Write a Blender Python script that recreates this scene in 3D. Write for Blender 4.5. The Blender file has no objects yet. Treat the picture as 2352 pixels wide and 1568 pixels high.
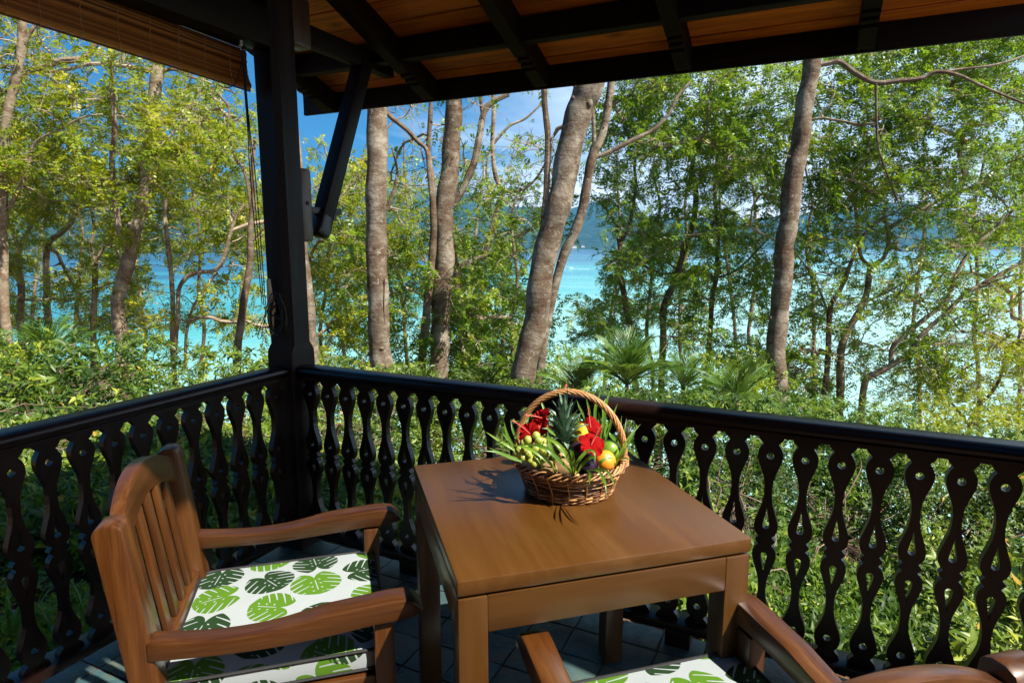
import bpy, bmesh, math, random
import numpy as np
from mathutils import Vector, Matrix, Quaternion, noise as mnoise

rng = np.random.default_rng(7)
random.seed(7)
sc = bpy.context.scene
COL = sc.collection

# ------------------------------------------------------------------ camera
FP, PW, PH = 1430.2, 2352.0, 1568.0        # focal length in pixels of a 2352 wide picture
PITCH, HC = 0.158, 1.45
cam = bpy.data.cameras.new('camera')
cam.sensor_width = 36.0
cam.lens = 36.0 * FP / PW
cam.clip_start = 0.05
cam.clip_end = 30000
camo = bpy.data.objects.new('camera', cam)
COL.objects.link(camo)
camo.location = (0, 0, HC)
camo.rotation_euler = (math.pi / 2 - PITCH, 0, 0)
sc.camera = camo

# ------------------------------------------------------------------ light
SUN_DIR = Vector((0.646, -0.439, 1.0)).normalized()      # towards the sun
SUN_EL = math.asin(SUN_DIR.z)
SUN_AZ = math.atan2(SUN_DIR.x, SUN_DIR.y)               # from +Y clockwise
SUN_STRENGTH = 5.0
SKY_STRENGTH = 0.07
EXPOSURE = 1.3

world = bpy.data.worlds.new('World')
sc.world = world
world.use_nodes = True
wn, wl = world.node_tree.nodes, world.node_tree.links
wn.clear()
w_out = wn.new('ShaderNodeOutputWorld')
w_bg = wn.new('ShaderNodeBackground')
w_bg.inputs['Strength'].default_value = SKY_STRENGTH
sky = wn.new('ShaderNodeTexSky')
sky.sky_type = 'NISHITA'
sky.sun_disc = False
sky.sun_elevation = SUN_EL
sky.sun_rotation = SUN_AZ
sky.air_density = 1.0
sky.dust_density = 0.3
sky.ozone_density = 3.0
geo = wn.new('ShaderNodeTexCoord')
sep = wn.new('ShaderNodeSeparateXYZ')
wl.new(geo.outputs['Generated'], sep.inputs[0])


def wmath(op, a, b=None, clamp=False):
    n = wn.new('ShaderNodeMath')
    n.operation = op
    n.use_clamp = clamp
    for i, v in enumerate((a, b)):
        if v is None:
            continue
        if isinstance(v, (int, float)):
            n.inputs[i].default_value = v
        else:
            wl.new(v, n.inputs[i])
    return n.outputs[0]


def wramp(fac, stops):
    n = wn.new('ShaderNodeValToRGB')
    e = n.color_ramp.elements
    e[0].position, e[0].color = stops[0][0], (*stops[0][1], 1)
    e[1].position, e[1].color = stops[-1][0], (*stops[-1][1], 1)
    for p, c in stops[1:-1]:
        x = e.new(p)
        x.color = (*c, 1)
    wl.new(fac, n.inputs[0])
    return n.outputs[0]


tint = wn.new('ShaderNodeMix')
tint.data_type = 'RGBA'
tint.blend_type = 'MULTIPLY'
tint.inputs[0].default_value = 1.0
wl.new(sky.outputs[0], tint.inputs[6])
tint.inputs[7].default_value = (0.022, 0.31, 0.50, 1)
# clouds: planar projection of the direction so that they flatten to the horizon
zz = wmath('ADD', wmath('MAXIMUM', sep.outputs[2], 0.0), 0.14)
cx = wmath('DIVIDE', sep.outputs[0], zz)
cy = wmath('DIVIDE', sep.outputs[1], zz)
cmb = wn.new('ShaderNodeCombineXYZ')
wl.new(cx, cmb.inputs[0])
wl.new(cy, cmb.inputs[1])
cn = wn.new('ShaderNodeTexNoise')
cn.inputs['Scale'].default_value = 0.62
cn.inputs['Detail'].default_value = 9
cn.inputs['Roughness'].default_value = 0.56
cn.inputs['Distortion'].default_value = 0.35
wl.new(cmb.outputs[0], cn.inputs['Vector'])
# more cloud towards the east (+x) and towards the horizon
east = wmath('MULTIPLY', sep.outputs[0], 0.9)
low = wmath('MULTIPLY', wmath('SUBTRACT', 0.30, sep.outputs[2]), 1.25)
cm = wmath('ADD', wmath('ADD', cn.outputs[0], east), low)
cmask = wramp(cm, [(0.56, (0, 0, 0)), (0.86, (1, 1, 1))])
cc = wn.new('ShaderNodeMix')
cc.data_type = 'RGBA'
wl.new(cmask, cc.inputs[0])
wl.new(tint.outputs[2], cc.inputs[6])
shade = wramp(cn.outputs[0], [(0.35, (5.5, 6.6, 7.6)), (0.65, (12.0, 12.4, 12.8))])
wl.new(shade, cc.inputs[7])
wl.new(cc.outputs[2], w_bg.inputs['Color'])
wl.new(w_bg.outputs[0], w_out.inputs['Surface'])

sun = bpy.data.lights.new('sun', 'SUN')
sun.energy = SUN_STRENGTH
sun.angle = math.radians(0.6)
sun.color = (1.0, 0.93, 0.82)
suno = bpy.data.objects.new('sun', sun)
COL.objects.link(suno)
suno.rotation_euler = SUN_DIR.to_track_quat('Z', 'Y').to_euler()

sc.view_settings.view_transform = 'Standard'
sc.view_settings.look = 'None'
sc.view_settings.gamma = 1.0
sc.view_settings.use_curve_mapping = False
sc.view_settings.exposure = EXPOSURE
sc.render.engine = 'CYCLES'
sc.cycles.max_bounces = 7
sc.cycles.diffuse_bounces = 3
sc.cycles.glossy_bounces = 3
sc.cycles.transmission_bounces = 4
sc.cycles.transparent_max_bounces = 6
sc.cycles.volume_bounces = 0
sc.cycles.caustics_reflective = False
sc.cycles.caustics_refractive = False
sc.cycles.sample_clamp_indirect = 6.0
sc.cycles.use_denoising = True

# ------------------------------------------------------------------ camera maths (for turning measured points into places)
CP, SP = math.cos(PITCH), math.sin(PITCH)


def ray(px, py):
    a = (px - PW / 2) / FP
    b = (PH / 2 - py) / FP
    return Vector((a, CP + b * SP, -SP + b * CP))


def proj(P):
    x, y, z = P[0], P[1], P[2] - HC
    d = y * CP - z * SP
    u = y * SP + z * CP
    return PW / 2 + FP * x / d, PH / 2 - FP * u / d, d


CAMP = Vector((0, 0, HC))


def at_y(px, py, Y):
    r = ray(px, py)
    return CAMP + r * (Y / r.y)


def at_z(px, py, z=0.0):
    r = ray(px, py)
    return CAMP + r * ((z - HC) / r.z)


def at_plane(px, py, P, n):
    r = ray(px, py)
    t = (Vector(n).dot(Vector(P) - CAMP)) / Vector(n).dot(r)
    return CAMP + r * t


CO = Vector((-1.0227, 2.8405, 0))
DR = Vector((0.9033, -0.4291, 0)).normalized()
NR = Vector((0.4291, 0.9033, 0)).normalized()
UZ = Vector((0, 0, 1))
VER = Matrix((
    (DR.x, NR.x, 0, CO.x), (DR.y, NR.y, 0, CO.y), (0, 0, 1, 0), (0, 0, 0, 1)))   # veranda frame: x along the sea rail, y outwards


def V(a, b, z):
    return VER @ Vector((a, b, z))


def ver_ab(P):
    q = Vector((P[0], P[1], 0)) - CO
    return q.dot(DR), q.dot(NR)


# ------------------------------------------------------------------ materials
def new_mat(name):
    m = bpy.data.materials.new(name)
    m.use_nodes = True
    n, l = m.node_tree.nodes, m.node_tree.links
    n.clear()
    out = n.new('ShaderNodeOutputMaterial')
    return m, n, l, out


def ramp(n, l, fac, stops, interp='LINEAR'):
    r = n.new('ShaderNodeValToRGB')
    r.color_ramp.interpolation = interp
    e = r.color_ramp.elements
    e[0].position, e[0].color = stops[0][0], (*stops[0][1], 1)
    e[1].position, e[1].color = stops[-1][0], (*stops[-1][1], 1)
    for p, c in stops[1:-1]:
        x = e.new(p)
        x.color = (*c, 1)
    l.new(fac, r.inputs[0])
    return r.outputs[0]


def tex(n, l, vec, scale, detail=4, rough=0.55, dist=0.0):
    t = n.new('ShaderNodeTexNoise')
    t.inputs['Scale'].default_value = scale
    t.inputs['Detail'].default_value = detail
    t.inputs['Roughness'].default_value = rough
    t.inputs['Distortion'].default_value = dist
    l.new(vec, t.inputs['Vector'])
    return t.outputs[0]


def mapping(n, l, scale=(1, 1, 1), coord='Object', rand=True):
    tc = n.new('ShaderNodeTexCoord')
    mp = n.new('ShaderNodeMapping')
    mp.inputs['Scale'].default_value = scale
    l.new(tc.outputs[coord], mp.inputs['Vector'])
    if rand:
        oi = n.new('ShaderNodeObjectInfo')
        mu = n.new('ShaderNodeMath')
        mu.operation = 'MULTIPLY'
        mu.inputs[1].default_value = 37.0
        l.new(oi.outputs['Random'], mu.inputs[0])
        l.new(mu.outputs[0], mp.inputs['Location'])
    return mp.outputs[0]


def bump(n, l, h, strength=0.3, dist=0.01):
    b = n.new('ShaderNodeBump')
    b.inputs['Strength'].default_value = strength
    b.inputs['Distance'].default_value = dist
    l.new(h, b.inputs['Height'])
    return b.outputs[0]


def principled(n, l, out, color=None, rough=0.5, spec=0.5, coat=0.0, coat_rough=0.1, normal=None):
    p = n.new('ShaderNodeBsdfPrincipled')
    if color is not None:
        if isinstance(color, tuple):
            p.inputs['Base Color'].default_value = (*color, 1)
        else:
            l.new(color, p.inputs['Base Color'])
    if isinstance(rough, (int, float)):
        p.inputs['Roughness'].default_value = rough
    else:
        l.new(rough, p.inputs['Roughness'])
    p.inputs['Specular IOR Level'].default_value = spec
    p.inputs['Coat Weight'].default_value = coat
    p.inputs['Coat Roughness'].default_value = coat_rough
    if normal is not None:
        l.new(normal, p.inputs['Normal'])
    l.new(p.outputs[0], out.inputs['Surface'])
    return p


def wood(name, c0, c1, c2, rough=0.45, grain=(1.4, 22, 22), coat=0.0, coat_rough=0.15, knots=False, spec=0.5, bstr=0.15, dist=1.0):
    """grain runs along the object's local x"""
    m, n, l, out = new_mat(name)
    v = mapping(n, l, grain)
    g = tex(n, l, v, 1.6, 8, 0.62, dist)
    v2 = mapping(n, l, (grain[0] * 2.2, grain[1] * 5, grain[2] * 5))
    g2 = tex(n, l, v2, 2.2, 5, 0.6, 0.3)
    mx = n.new('ShaderNodeMath')
    mx.operation = 'MULTIPLY_ADD'
    l.new(g2, mx.inputs[0])
    mx.inputs[1].default_value = 0.4
    l.new(g, mx.inputs[2])
    col = ramp(n, l, mx.outputs[0], [(0.42, c0), (0.68, c1), (0.95, c2)])
    if knots:
        vk = mapping(n, l, (3.2, 9, 9))
        vo = n.new('ShaderNodeTexVoronoi')
        vo.inputs['Scale'].default_value = 1.0
        l.new(vk, vo.inputs['Vector'])
        kn = ramp(n, l, vo.outputs['Distance'], [(0.03, (0.25, 0.2, 0.18)), (0.22, (1, 1, 1))])
        mm = n.new('ShaderNodeMix')
        mm.data_type = 'RGBA'
        mm.blend_type = 'MULTIPLY'
        mm.inputs[0].default_value = 0.9
        l.new(col, mm.inputs[6])
        l.new(kn, mm.inputs[7])
        col = mm.outputs[2]
    # each piece of wood a little different
    oi = n.new('ShaderNodeObjectInfo')
    hs = n.new('ShaderNodeHueSaturation')
    mr = n.new('ShaderNodeMapRange')
    mr.inputs[3].default_value = 0.78
    mr.inputs[4].default_value = 1.22
    l.new(oi.outputs['Random'], mr.inputs[0])
    l.new(mr.outputs[0], hs.inputs['Value'])
    l.new(col, hs.inputs['Color'])
    rv = ramp(n, l, g, [(0.3, (rough * 0.8,) * 3), (0.7, (min(1, rough * 1.25),) * 3)])
    principled(n, l, out, hs.outputs[0], rv, spec, coat, coat_rough, bump(n, l, mx.outputs[0], bstr, 0.002))
    return m


M = {}
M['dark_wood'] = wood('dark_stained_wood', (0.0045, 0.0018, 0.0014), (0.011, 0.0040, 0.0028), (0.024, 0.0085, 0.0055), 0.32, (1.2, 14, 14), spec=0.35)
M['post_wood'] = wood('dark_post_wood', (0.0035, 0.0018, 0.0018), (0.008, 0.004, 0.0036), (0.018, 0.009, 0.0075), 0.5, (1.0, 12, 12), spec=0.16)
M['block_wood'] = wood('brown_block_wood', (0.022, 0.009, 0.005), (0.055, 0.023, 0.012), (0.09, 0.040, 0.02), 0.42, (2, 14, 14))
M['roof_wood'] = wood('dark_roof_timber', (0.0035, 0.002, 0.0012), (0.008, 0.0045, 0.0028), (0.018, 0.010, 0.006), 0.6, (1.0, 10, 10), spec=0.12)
M['plank_wood'] = wood('orange_ceiling_board', (0.16, 0.032, 0.004), (0.60, 0.165, 0.014), (0.85, 0.30, 0.035), 0.5, (1.0, 11, 11), knots=True)
M['chair_wood'] = wood('varnished_chair_wood', (0.018, 0.0045, 0.0010), (0.058, 0.0180, 0.0026), (0.105, 0.038, 0.0058), 0.38, (1.2, 18, 18), coat=0.35, coat_rough=0.22, bstr=0.06, dist=0.25)
M['table_wood'] = wood('varnished_table_wood', (0.045, 0.0165, 0.0016), (0.060, 0.0225, 0.0022), (0.078, 0.031, 0.0034), 0.40, (1.0, 9, 9), coat=0.38, coat_rough=0.24, bstr=0.02, dist=0.3)
M['cleat_wood'] = wood('pale_cleat_wood', (0.36, 0.25, 0.13), (0.46, 0.33, 0.18), (0.55, 0.42, 0.25), 0.5, (6, 40, 40))


def plain(name, c, rough=0.5, spec=0.5, scale=40, var=0.25, bstr=0.2, coat=0.0, bdist=0.002):
    m, n, l, out = new_mat(name)
    v = mapping(n, l)
    t = tex(n, l, v, scale, 4)
    col = ramp(n, l, t, [(0.3, tuple(x * (1 - var) for x in c)), (0.7, tuple(min(1, x * (1 + var)) for x in c))])
    principled(n, l, out, col, rough, spec, coat, 0.1, bump(n, l, t, bstr, bdist))
    return m


M['black_cord'] = plain('black_cord', (0.008, 0.007, 0.008), 0.4, scale=300)
M['steel'] = plain('pulley_metal', (0.35, 0.32, 0.27), 0.3, spec=0.8)
M['piping'] = plain('black_piping', (0.01, 0.01, 0.011), 0.7, scale=400, bstr=0.6)
M['grout'] = plain('brown_grout', (0.10, 0.055, 0.035), 0.9, scale=60)

# slate tile
m, n, l, out = new_mat('slate_tile')
v = mapping(n, l, (1, 1, 1))
t1 = tex(n, l, v, 9, 6, 0.65, 0.8)
t2 = tex(n, l, v, 30, 6, 0.7, 1.5)
col = ramp(n, l, t1, [(0.30, (0.03, 0.058, 0.066)), (0.46, (0.055, 0.088, 0.085)), (0.58, (0.085, 0.11, 0.088)), (0.70, (0.13, 0.085, 0.055)), (0.82, (0.16, 0.15, 0.12))])
oi = n.new('ShaderNodeObjectInfo')
tr = ramp(n, l, oi.outputs['Random'], [(0.0, (0.7, 1.0, 1.15)), (0.5, (1.0, 1.0, 1.0)), (1.0, (1.15, 0.9, 0.85))])
mm = n.new('ShaderNodeMix')
mm.data_type = 'RGBA'
mm.blend_type = 'MULTIPLY'
mm.inputs[0].default_value = 1
l.new(col, mm.inputs[6])
l.new(tr, mm.inputs[7])
ad = n.new('ShaderNodeMath')
ad.operation = 'ADD'
l.new(t1, ad.inputs[0])
l.new(t2, ad.inputs[1])
principled(n, l, out, mm.outputs[2], 0.38, 0.5, 0.0, 0.1, bump(n, l, ad.outputs[0], 0.55, 0.006))
M['slate'] = m

# blind
m, n, l, out = new_mat('bamboo_slat')
v = mapping(n, l, (0.3, 1, 1), rand=False)
at = n.new('ShaderNodeAttribute')
at.attribute_name = 'rnd'
col = ramp(n, l, at.outputs['Fac'], [(0.0, (0.10, 0.022, 0.005)), (0.3, (0.32, 0.09, 0.014)), (0.6, (0.52, 0.18, 0.03)), (1.0, (0.75, 0.34, 0.07))])
p = principled(n, l, out, col, 0.45, 0.5)
tl = n.new('ShaderNodeBsdfTranslucent')
l.new(col, tl.inputs[0])
ms = n.new('ShaderNodeMixShader')
ms.inputs[0].default_value = 0.6
l.new(p.outputs[0], ms.inputs[1])
l.new(tl.outputs[0], ms.inputs[2])
l.new(ms.outputs[0], out.inputs['Surface'])
M['bamboo'] = m
M['stitch'] = plain('tan_twine', (0.42, 0.24, 0.10), 0.8, scale=300)


def leaf_mat(name, stops, transl=0.4, tcol=(0.30, 0.42, 0.05), rough=0.42, spec=0.5):
    m, n, l, out = new_mat(name)
    at = n.new('ShaderNodeAttribute')
    at.attribute_name = 'rnd'
    col = ramp(n, l, at.outputs['Fac'], stops)
    p = principled(n, l, out, col, rough, spec)
    tl = n.new('ShaderNodeBsdfTranslucent')
    mx = n.new('ShaderNodeMix')
    mx.data_type = 'RGBA'
    mx.blend_type = 'MIX'
    mx.inputs[0].default_value = 0.55
    l.new(col, mx.inputs[6])
    mx.inputs[7].default_value = (*tcol, 1)
    l.new(mx.outputs[2], tl.inputs[0])
    ms = n.new('ShaderNodeMixShader')
    ms.inputs[0].default_value = transl
    l.new(p.outputs[0], ms.inputs[1])
    l.new(tl.outputs[0], ms.inputs[2])
    l.new(ms.outputs[0], out.inputs['Surface'])
    return m


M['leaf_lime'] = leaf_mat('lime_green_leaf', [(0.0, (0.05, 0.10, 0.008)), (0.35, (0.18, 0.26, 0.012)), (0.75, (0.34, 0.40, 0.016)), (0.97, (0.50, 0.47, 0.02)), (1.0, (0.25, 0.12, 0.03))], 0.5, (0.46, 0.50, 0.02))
M['leaf_green'] = leaf_mat('fresh_green_leaf', [(0.0, (0.022, 0.06, 0.007)), (0.35, (0.10, 0.19, 0.012)), (0.75, (0.23, 0.34, 0.016)), (0.96, (0.38, 0.43, 0.02)), (1.0, (0.20, 0.10, 0.03))], 0.5, (0.28, 0.46, 0.02))
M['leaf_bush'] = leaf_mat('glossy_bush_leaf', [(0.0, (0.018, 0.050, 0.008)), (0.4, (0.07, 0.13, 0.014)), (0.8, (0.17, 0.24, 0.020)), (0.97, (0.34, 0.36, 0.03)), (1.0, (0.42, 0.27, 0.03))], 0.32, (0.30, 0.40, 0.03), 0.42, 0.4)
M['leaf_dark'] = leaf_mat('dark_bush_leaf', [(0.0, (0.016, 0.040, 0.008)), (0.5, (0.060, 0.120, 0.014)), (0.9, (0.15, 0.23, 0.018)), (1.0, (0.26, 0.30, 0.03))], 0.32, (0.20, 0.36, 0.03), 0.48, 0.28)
M['leaf_palm'] = leaf_mat('palm_leaf', [(0.0, (0.03, 0.09, 0.012)), (0.5, (0.08, 0.18, 0.02)), (1.0, (0.2, 0.3, 0.04))], 0.3, (0.18, 0.3, 0.03), 0.35, 0.55)
M['leaf_dry'] = leaf_mat('dry_leaf', [(0.0, (0.05, 0.022, 0.012)), (1.0, (0.22, 0.12, 0.06))], 0.2, (0.2, 0.1, 0.04), 0.7, 0.2)


def bark(name, base, light, red, ring=6):
    m, n, l, out = new_mat(name)
    v = mapping(n, l, (1, 1, 1), rand=True)
    t1 = tex(n, l, v, 3.2, 6, 0.62, 0.6)
    t2 = tex(n, l, v, 22, 6, 0.7)
    v2 = mapping(n, l, (1.5, 1.5, ring))
    t3 = tex(n, l, v2, 1.4, 4, 0.6, 1.4)
    col = ramp(n, l, t1, [(0.36, red), (0.5, base), (0.64, light)])
    pat = ramp(n, l, tex(n, l, v, 9, 6, 0.75, 1.2), [(0.56, (0, 0, 0)), (0.62, (0.85, 0.85, 0.85))])
    mm = n.new('ShaderNodeMix')
    mm.data_type = 'RGBA'
    l.new(pat, mm.inputs[0])
    l.new(col, mm.inputs[6])
    mm.inputs[7].default_value = (*light, 1)
    m2 = n.new('ShaderNodeMix')
    m2.data_type = 'RGBA'
    m2.blend_type = 'MULTIPLY'
    m2.inputs[0].default_value = 0.8
    l.new(mm.outputs[2], m2.inputs[6])
    l.new(ramp(n, l, t3, [(0.36, (0.72, 0.66, 0.62)), (0.6, (1.05, 1.05, 1.05))]), m2.inputs[7])
    ad = n.new('ShaderNodeMath')
    ad.operation = 'ADD'
    l.new(t3, ad.inputs[0])
    l.new(t2, ad.inputs[1])
    principled(n, l, out, m2.outputs[2], 0.85, 0.2, 0, 0.1, bump(n, l, ad.outputs[0], 0.7, 0.02))
    return m


M['bark_big'] = bark('mottled_brown_bark', (0.15, 0.115, 0.08), (0.29, 0.255, 0.20), (0.10, 0.060, 0.038))
M['bark_pale'] = bark('pale_grey_bark', (0.24, 0.19, 0.13), (0.38, 0.32, 0.24), (0.16, 0.10, 0.06))
M['bark_dark'] = bark('dark_brown_bark', (0.14, 0.10, 0.068), (0.24, 0.19, 0.14), (0.09, 0.055, 0.035))  # darker brown bark for slim trunks, palms and shrub stems

M['crack'] = plain('dark_bark_crack', (0.02, 0.012, 0.008), 0.9)
M['bark_twig'] = bark('pale_twig_bark', (0.30, 0.24, 0.165), (0.44, 0.38, 0.29), (0.20, 0.14, 0.09))

# ground
m, n, l, out = new_mat('forest_soil')
v = mapping(n, l, (1, 1, 1), rand=False)
t1 = tex(n, l, v, 1.3, 6, 0.6)
t2 = tex(n, l, v, 26, 6, 0.75, 0.8)
c1 = ramp(n, l, t2, [(0.3, (0.045, 0.022, 0.012)), (0.5, (0.13, 0.075, 0.045)), (0.66, (0.26, 0.18, 0.12)), (0.8, (0.38, 0.29, 0.21))])
principled(n, l, out, c1, 0.95, 0.1, 0, 0.1, bump(n, l, t2, 0.9, 0.03))
M['soil'] = m

# sea
m, n, l, out = new_mat('lagoon_water')
tc = n.new('ShaderNodeTexCoord')
sp_ = n.new('ShaderNodeSeparateXYZ')
l.new(tc.outputs['Object'], sp_.inputs[0])
mp = n.new('ShaderNodeMapping')
mp.inputs['Scale'].default_value = (0.0026, 0.0075, 1)
l.new(tc.outputs['Object'], mp.inputs['Vector'])
nn = tex(n, l, mp.outputs[0], 1.0, 5, 0.6, 0.6)


def nmath(op, a, b=None, clamp=False):
    q = n.new('ShaderNodeMath')
    q.operation = op
    q.use_clamp = clamp
    for i, vv in enumerate((a, b)):
        if vv is None:
            continue
        if isinstance(vv, (int, float)):
            q.inputs[i].default_value = vv
        else:
            l.new(vv, q.inputs[i])
    return q.outputs[0]


dist = nmath('LOGARITHM', nmath('MAXIMUM', sp_.outputs[1], 60.0), 10.0)         # depth offshore: 1.8 .. 3.3
f = nmath('DIVIDE', nmath('SUBTRACT', dist, 1.9), 1.35)
f = nmath('ADD', f, nmath('MULTIPLY', nmath('SUBTRACT', nn, 0.5), 0.95))
f = nmath('SUBTRACT', f, nmath('MULTIPLY', nmath('DIVIDE', sp_.outputs[0], nmath('MAXIMUM', sp_.outputs[1], 60.0)), 0.34))
col = ramp(n, l, f, [(0.12, (0.30, 0.54, 0.51)), (0.36, (0.24, 0.52, 0.49)), (0.52, (0.10, 0.40, 0.40)), (0.68, (0.05, 0.30, 0.34)), (0.80, (0.045, 0.22, 0.30)), (0.95, (0.03, 0.12, 0.20))])
mp2 = n.new('ShaderNodeMapping')
mp2.inputs['Scale'].default_value = (0.12, 0.32, 1)
l.new(tc.outputs['Object'], mp2.inputs['Vector'])
wv = tex(n, l, mp2.outputs[0], 1.0, 6, 0.6, 0.3)
principled(n, l, out, col, 0.22, 0.35, 0, 0.1, bump(n, l, wv, 0.6, 1.2))
M['sea'] = m

m, n, l, out = new_mat('wooded_hillside')
v = mapping(n, l, (0.004, 0.004, 0.006), rand=False)
t1 = tex(n, l, v, 6, 8, 0.7)
col = ramp(n, l, t1, [(0.35, (0.010, 0.030, 0.012)), (0.55, (0.025, 0.060, 0.020)), (0.72, (0.06, 0.09, 0.03))])
principled(n, l, out, col, 0.95, 0.05, 0, 0.1, bump(n, l, t1, 1.0, 20.0))
M['hill'] = m


# ------------------------------------------------------------------ mesh helpers
class MB:
    def __init__(self):
        self.v, self.f = [], []

    def add(self, verts, faces):
        o = len(self.v)
        self.v += [tuple(x) for x in verts]
        self.f += [tuple(i + o for i in q) for q in faces]
        return self

    def box(self, c, s, R=None):
        hx, hy, hz = s[0] / 2, s[1] / 2, s[2] / 2
        vs = [Vector((x, y, z)) for x in (-hx, hx) for y in (-hy, hy) for z in (-hz, hz)]
        if R is not None:
            vs = [R @ q for q in vs]
        vs = [q + Vector(c) for q in vs]
        return self.add(vs, [(0, 1, 3, 2), (4, 6, 7, 5), (0, 4, 5, 1), (2, 3, 7, 6), (0, 2, 6, 4), (1, 5, 7, 3)])

    def tube(self, pts, rad, n=8, cap=True, closed=False):
        pts = [Vector(p) for p in pts]
        if not isinstance(rad, (list, tuple, np.ndarray)):
            rad = [rad] * len(pts)
        N = len(pts)
        up = None
        vs, fs = [], []
        for i, p in enumerate(pts):
            a = pts[(i - 1) % N] if (closed or i > 0) else p
            b = pts[(i + 1) % N] if (closed or i < N - 1) else p
            t = (b - a)
            if t.length < 1e-9:
                t = Vector((0, 0, 1))
            t.normalize()
            if up is None:
                up = Vector((0, 0, 1)) if abs(t.z) < 0.9 else Vector((1, 0, 0))
            s = t.cross(up)
            if s.length < 1e-6:
                s = t.orthogonal()
            s.normalize()
            up = s.cross(t).normalized()
            for k in range(n):
                an = 2 * math.pi * k / n
                vs.append(p + (s * math.cos(an) + up * math.sin(an)) * float(rad[i]))
        M_ = N if closed else N - 1
        for i in range(M_):
            for k in range(n):
                a0 = i * n + k
                a1 = i * n + (k + 1) % n
                b0 = ((i + 1) % N) * n + k
                b1 = ((i + 1) % N) * n + (k + 1) % n
                fs.append((a0, a1, b1, b0))
        if cap and not closed:
            fs.append(tuple(range(n - 1, -1, -1)))
            fs.append(tuple((N - 1) * n + k for k in range(n)))
        return self.add(vs, fs)

    def lathe(self, prof, n=20, c=(0, 0, 0), sx=1.0, sy=1.0, R=None):
        vs, fs = [], []
        for r, z in prof:
            for k in range(n):
                a = 2 * math.pi * k / n
                q = Vector((r * sx * math.cos(a), r * sy * math.sin(a), z))
                if R is not None:
                    q = R @ q
                vs.append(q + Vector(c))
        for i in range(len(prof) - 1):
            for k in range(n):
                fs.append((i * n + k, i * n + (k + 1) % n, (i + 1) * n + (k + 1) % n, (i + 1) * n + k))
        fs.append(tuple(range(n - 1, -1, -1)))
        fs.append(tuple((len(prof) - 1) * n + k for k in range(n)))
        return self.add(vs, fs)

    def ball(self, c, r, n=12, m_=8, s=(1, 1, 1), R=None):
        prof = [(max(1e-4, r * math.sin(math.pi * i / m_)), -r * math.cos(math.pi * i / m_)) for i in range(m_ + 1)]
        Rm = Matrix.Diagonal(s) if R is None else R @ Matrix.Diagonal(s)
        return self.lathe(prof, n, c, R=Rm)

    def prism(self, poly, y0, y1):
        """poly: list of (x, z) counter clockwise seen from -y; extruded along y"""
        k = len(poly)
        vs = [(x, y0, z) for x, z in poly] + [(x, y1, z) for x, z in poly]
        fs = [tuple(range(k)), tuple(range(2 * k - 1, k - 1, -1))]
        fs += [(i, k + i, k + (i + 1) % k, (i + 1) % k) for i in range(k)]
        return self.add(vs, fs)

    def mesh(self, name, bevel=0.0, smooth=False, seg=2):
        me = bpy.data.meshes.new(name)
        me.from_pydata(self.v, [], self.f)
        me.update()
        bm = bmesh.new()
        bm.from_mesh(me)
        bmesh.ops.recalc_face_normals(bm, faces=bm.faces)
        if bevel > 0:
            es = [e for e in bm.edges if len(e.link_faces) == 2 and e.calc_face_angle(0) > 0.5]
            bmesh.ops.bevel(bm, geom=es, offset=bevel, segments=seg, profile=0.5, affect='EDGES', clamp_overlap=True)
        bm.to_mesh(me)
        bm.free()
        if smooth or bevel > 0:
            me.polygons.foreach_set('use_smooth', [True] * len(me.polygons))
            me.set_sharp_from_angle(angle=math.radians(40))
        return me


def setp(o, label=None, cat=None, group=None, kind=None):
    if label:
        o['label'] = label
    if cat:
        o['category'] = cat
    if group:
        o['group'] = group
    if kind:
        o['kind'] = kind
    return o


def link(name, me, mat=None, parent=None, loc=None, M4=None):
    o = bpy.data.objects.new(name, me)
    COL.objects.link(o)
    if mat is not None and me is not None and len(me.materials) == 0:
        me.materials.append(mat)
    if M4 is not None:
        o.matrix_basis = M4
    if loc is not None:
        o.location = loc
    if parent is not None:
        o.parent = parent
    return o


def empty(name, M4=None, loc=None, parent=None):
    o = bpy.data.objects.new(name, None)
    o.empty_display_size = 0.1
    COL.objects.link(o)
    if M4 is not None:
        o.matrix_basis = M4
    if loc is not None:
        o.location = loc
    if parent is not None:
        o.parent = parent
    return o


def beam(name, p0, p1, w, h, mat, parent, inv=None, up=UZ, bevel=0.003):
    """a piece of timber from p0 to p1, grain along its own x; w sideways, h along up; points in the frame of the parent"""
    p0, p1 = Vector(p0), Vector(p1)
    x = (p1 - p0)
    L = x.length
    x.normalize()
    y = up.cross(x).normalized()
    z = x.cross(y)
    M4 = Matrix(((x.x, y.x, z.x, (p0.x + p1.x) / 2), (x.y, y.y, z.y, (p0.y + p1.y) / 2), (x.z, y.z, z.z, (p0.z + p1.z) / 2), (0, 0, 0, 1)))
    mb = MB().box((0, 0, 0), (L, w, h))
    return link(name, mb.mesh(name, bevel), mat, parent, M4=M4)


def copy_tree(o, parent=None):
    c = o.copy()
    COL.objects.link(c)
    c.parent = parent
    for ch in list(o.children):
        copy_tree(ch, c)
    return c


def catmull(pts, sub=5):
    pts = [np.array(p, float) for p in pts]
    if len(pts) < 3:
        return [pts[0] + (pts[-1] - pts[0]) * t for t in np.linspace(0, 1, sub + 1)]
    P = [2 * pts[0] - pts[1]] + pts + [2 * pts[-1] - pts[-2]]
    out = []
    for i in range(1, len(P) - 2):
        for s in range(sub):
            t = s / sub
            a, b, c, d = P[i - 1], P[i], P[i + 1], P[i + 2]
            out.append(0.5 * ((2 * b) + (-a + c) * t + (2 * a - 5 * b + 4 * c - d) * t * t + (-a + 3 * b - 3 * c + d) * t ** 3))
    out.append(P[-2])
    return out


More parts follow.
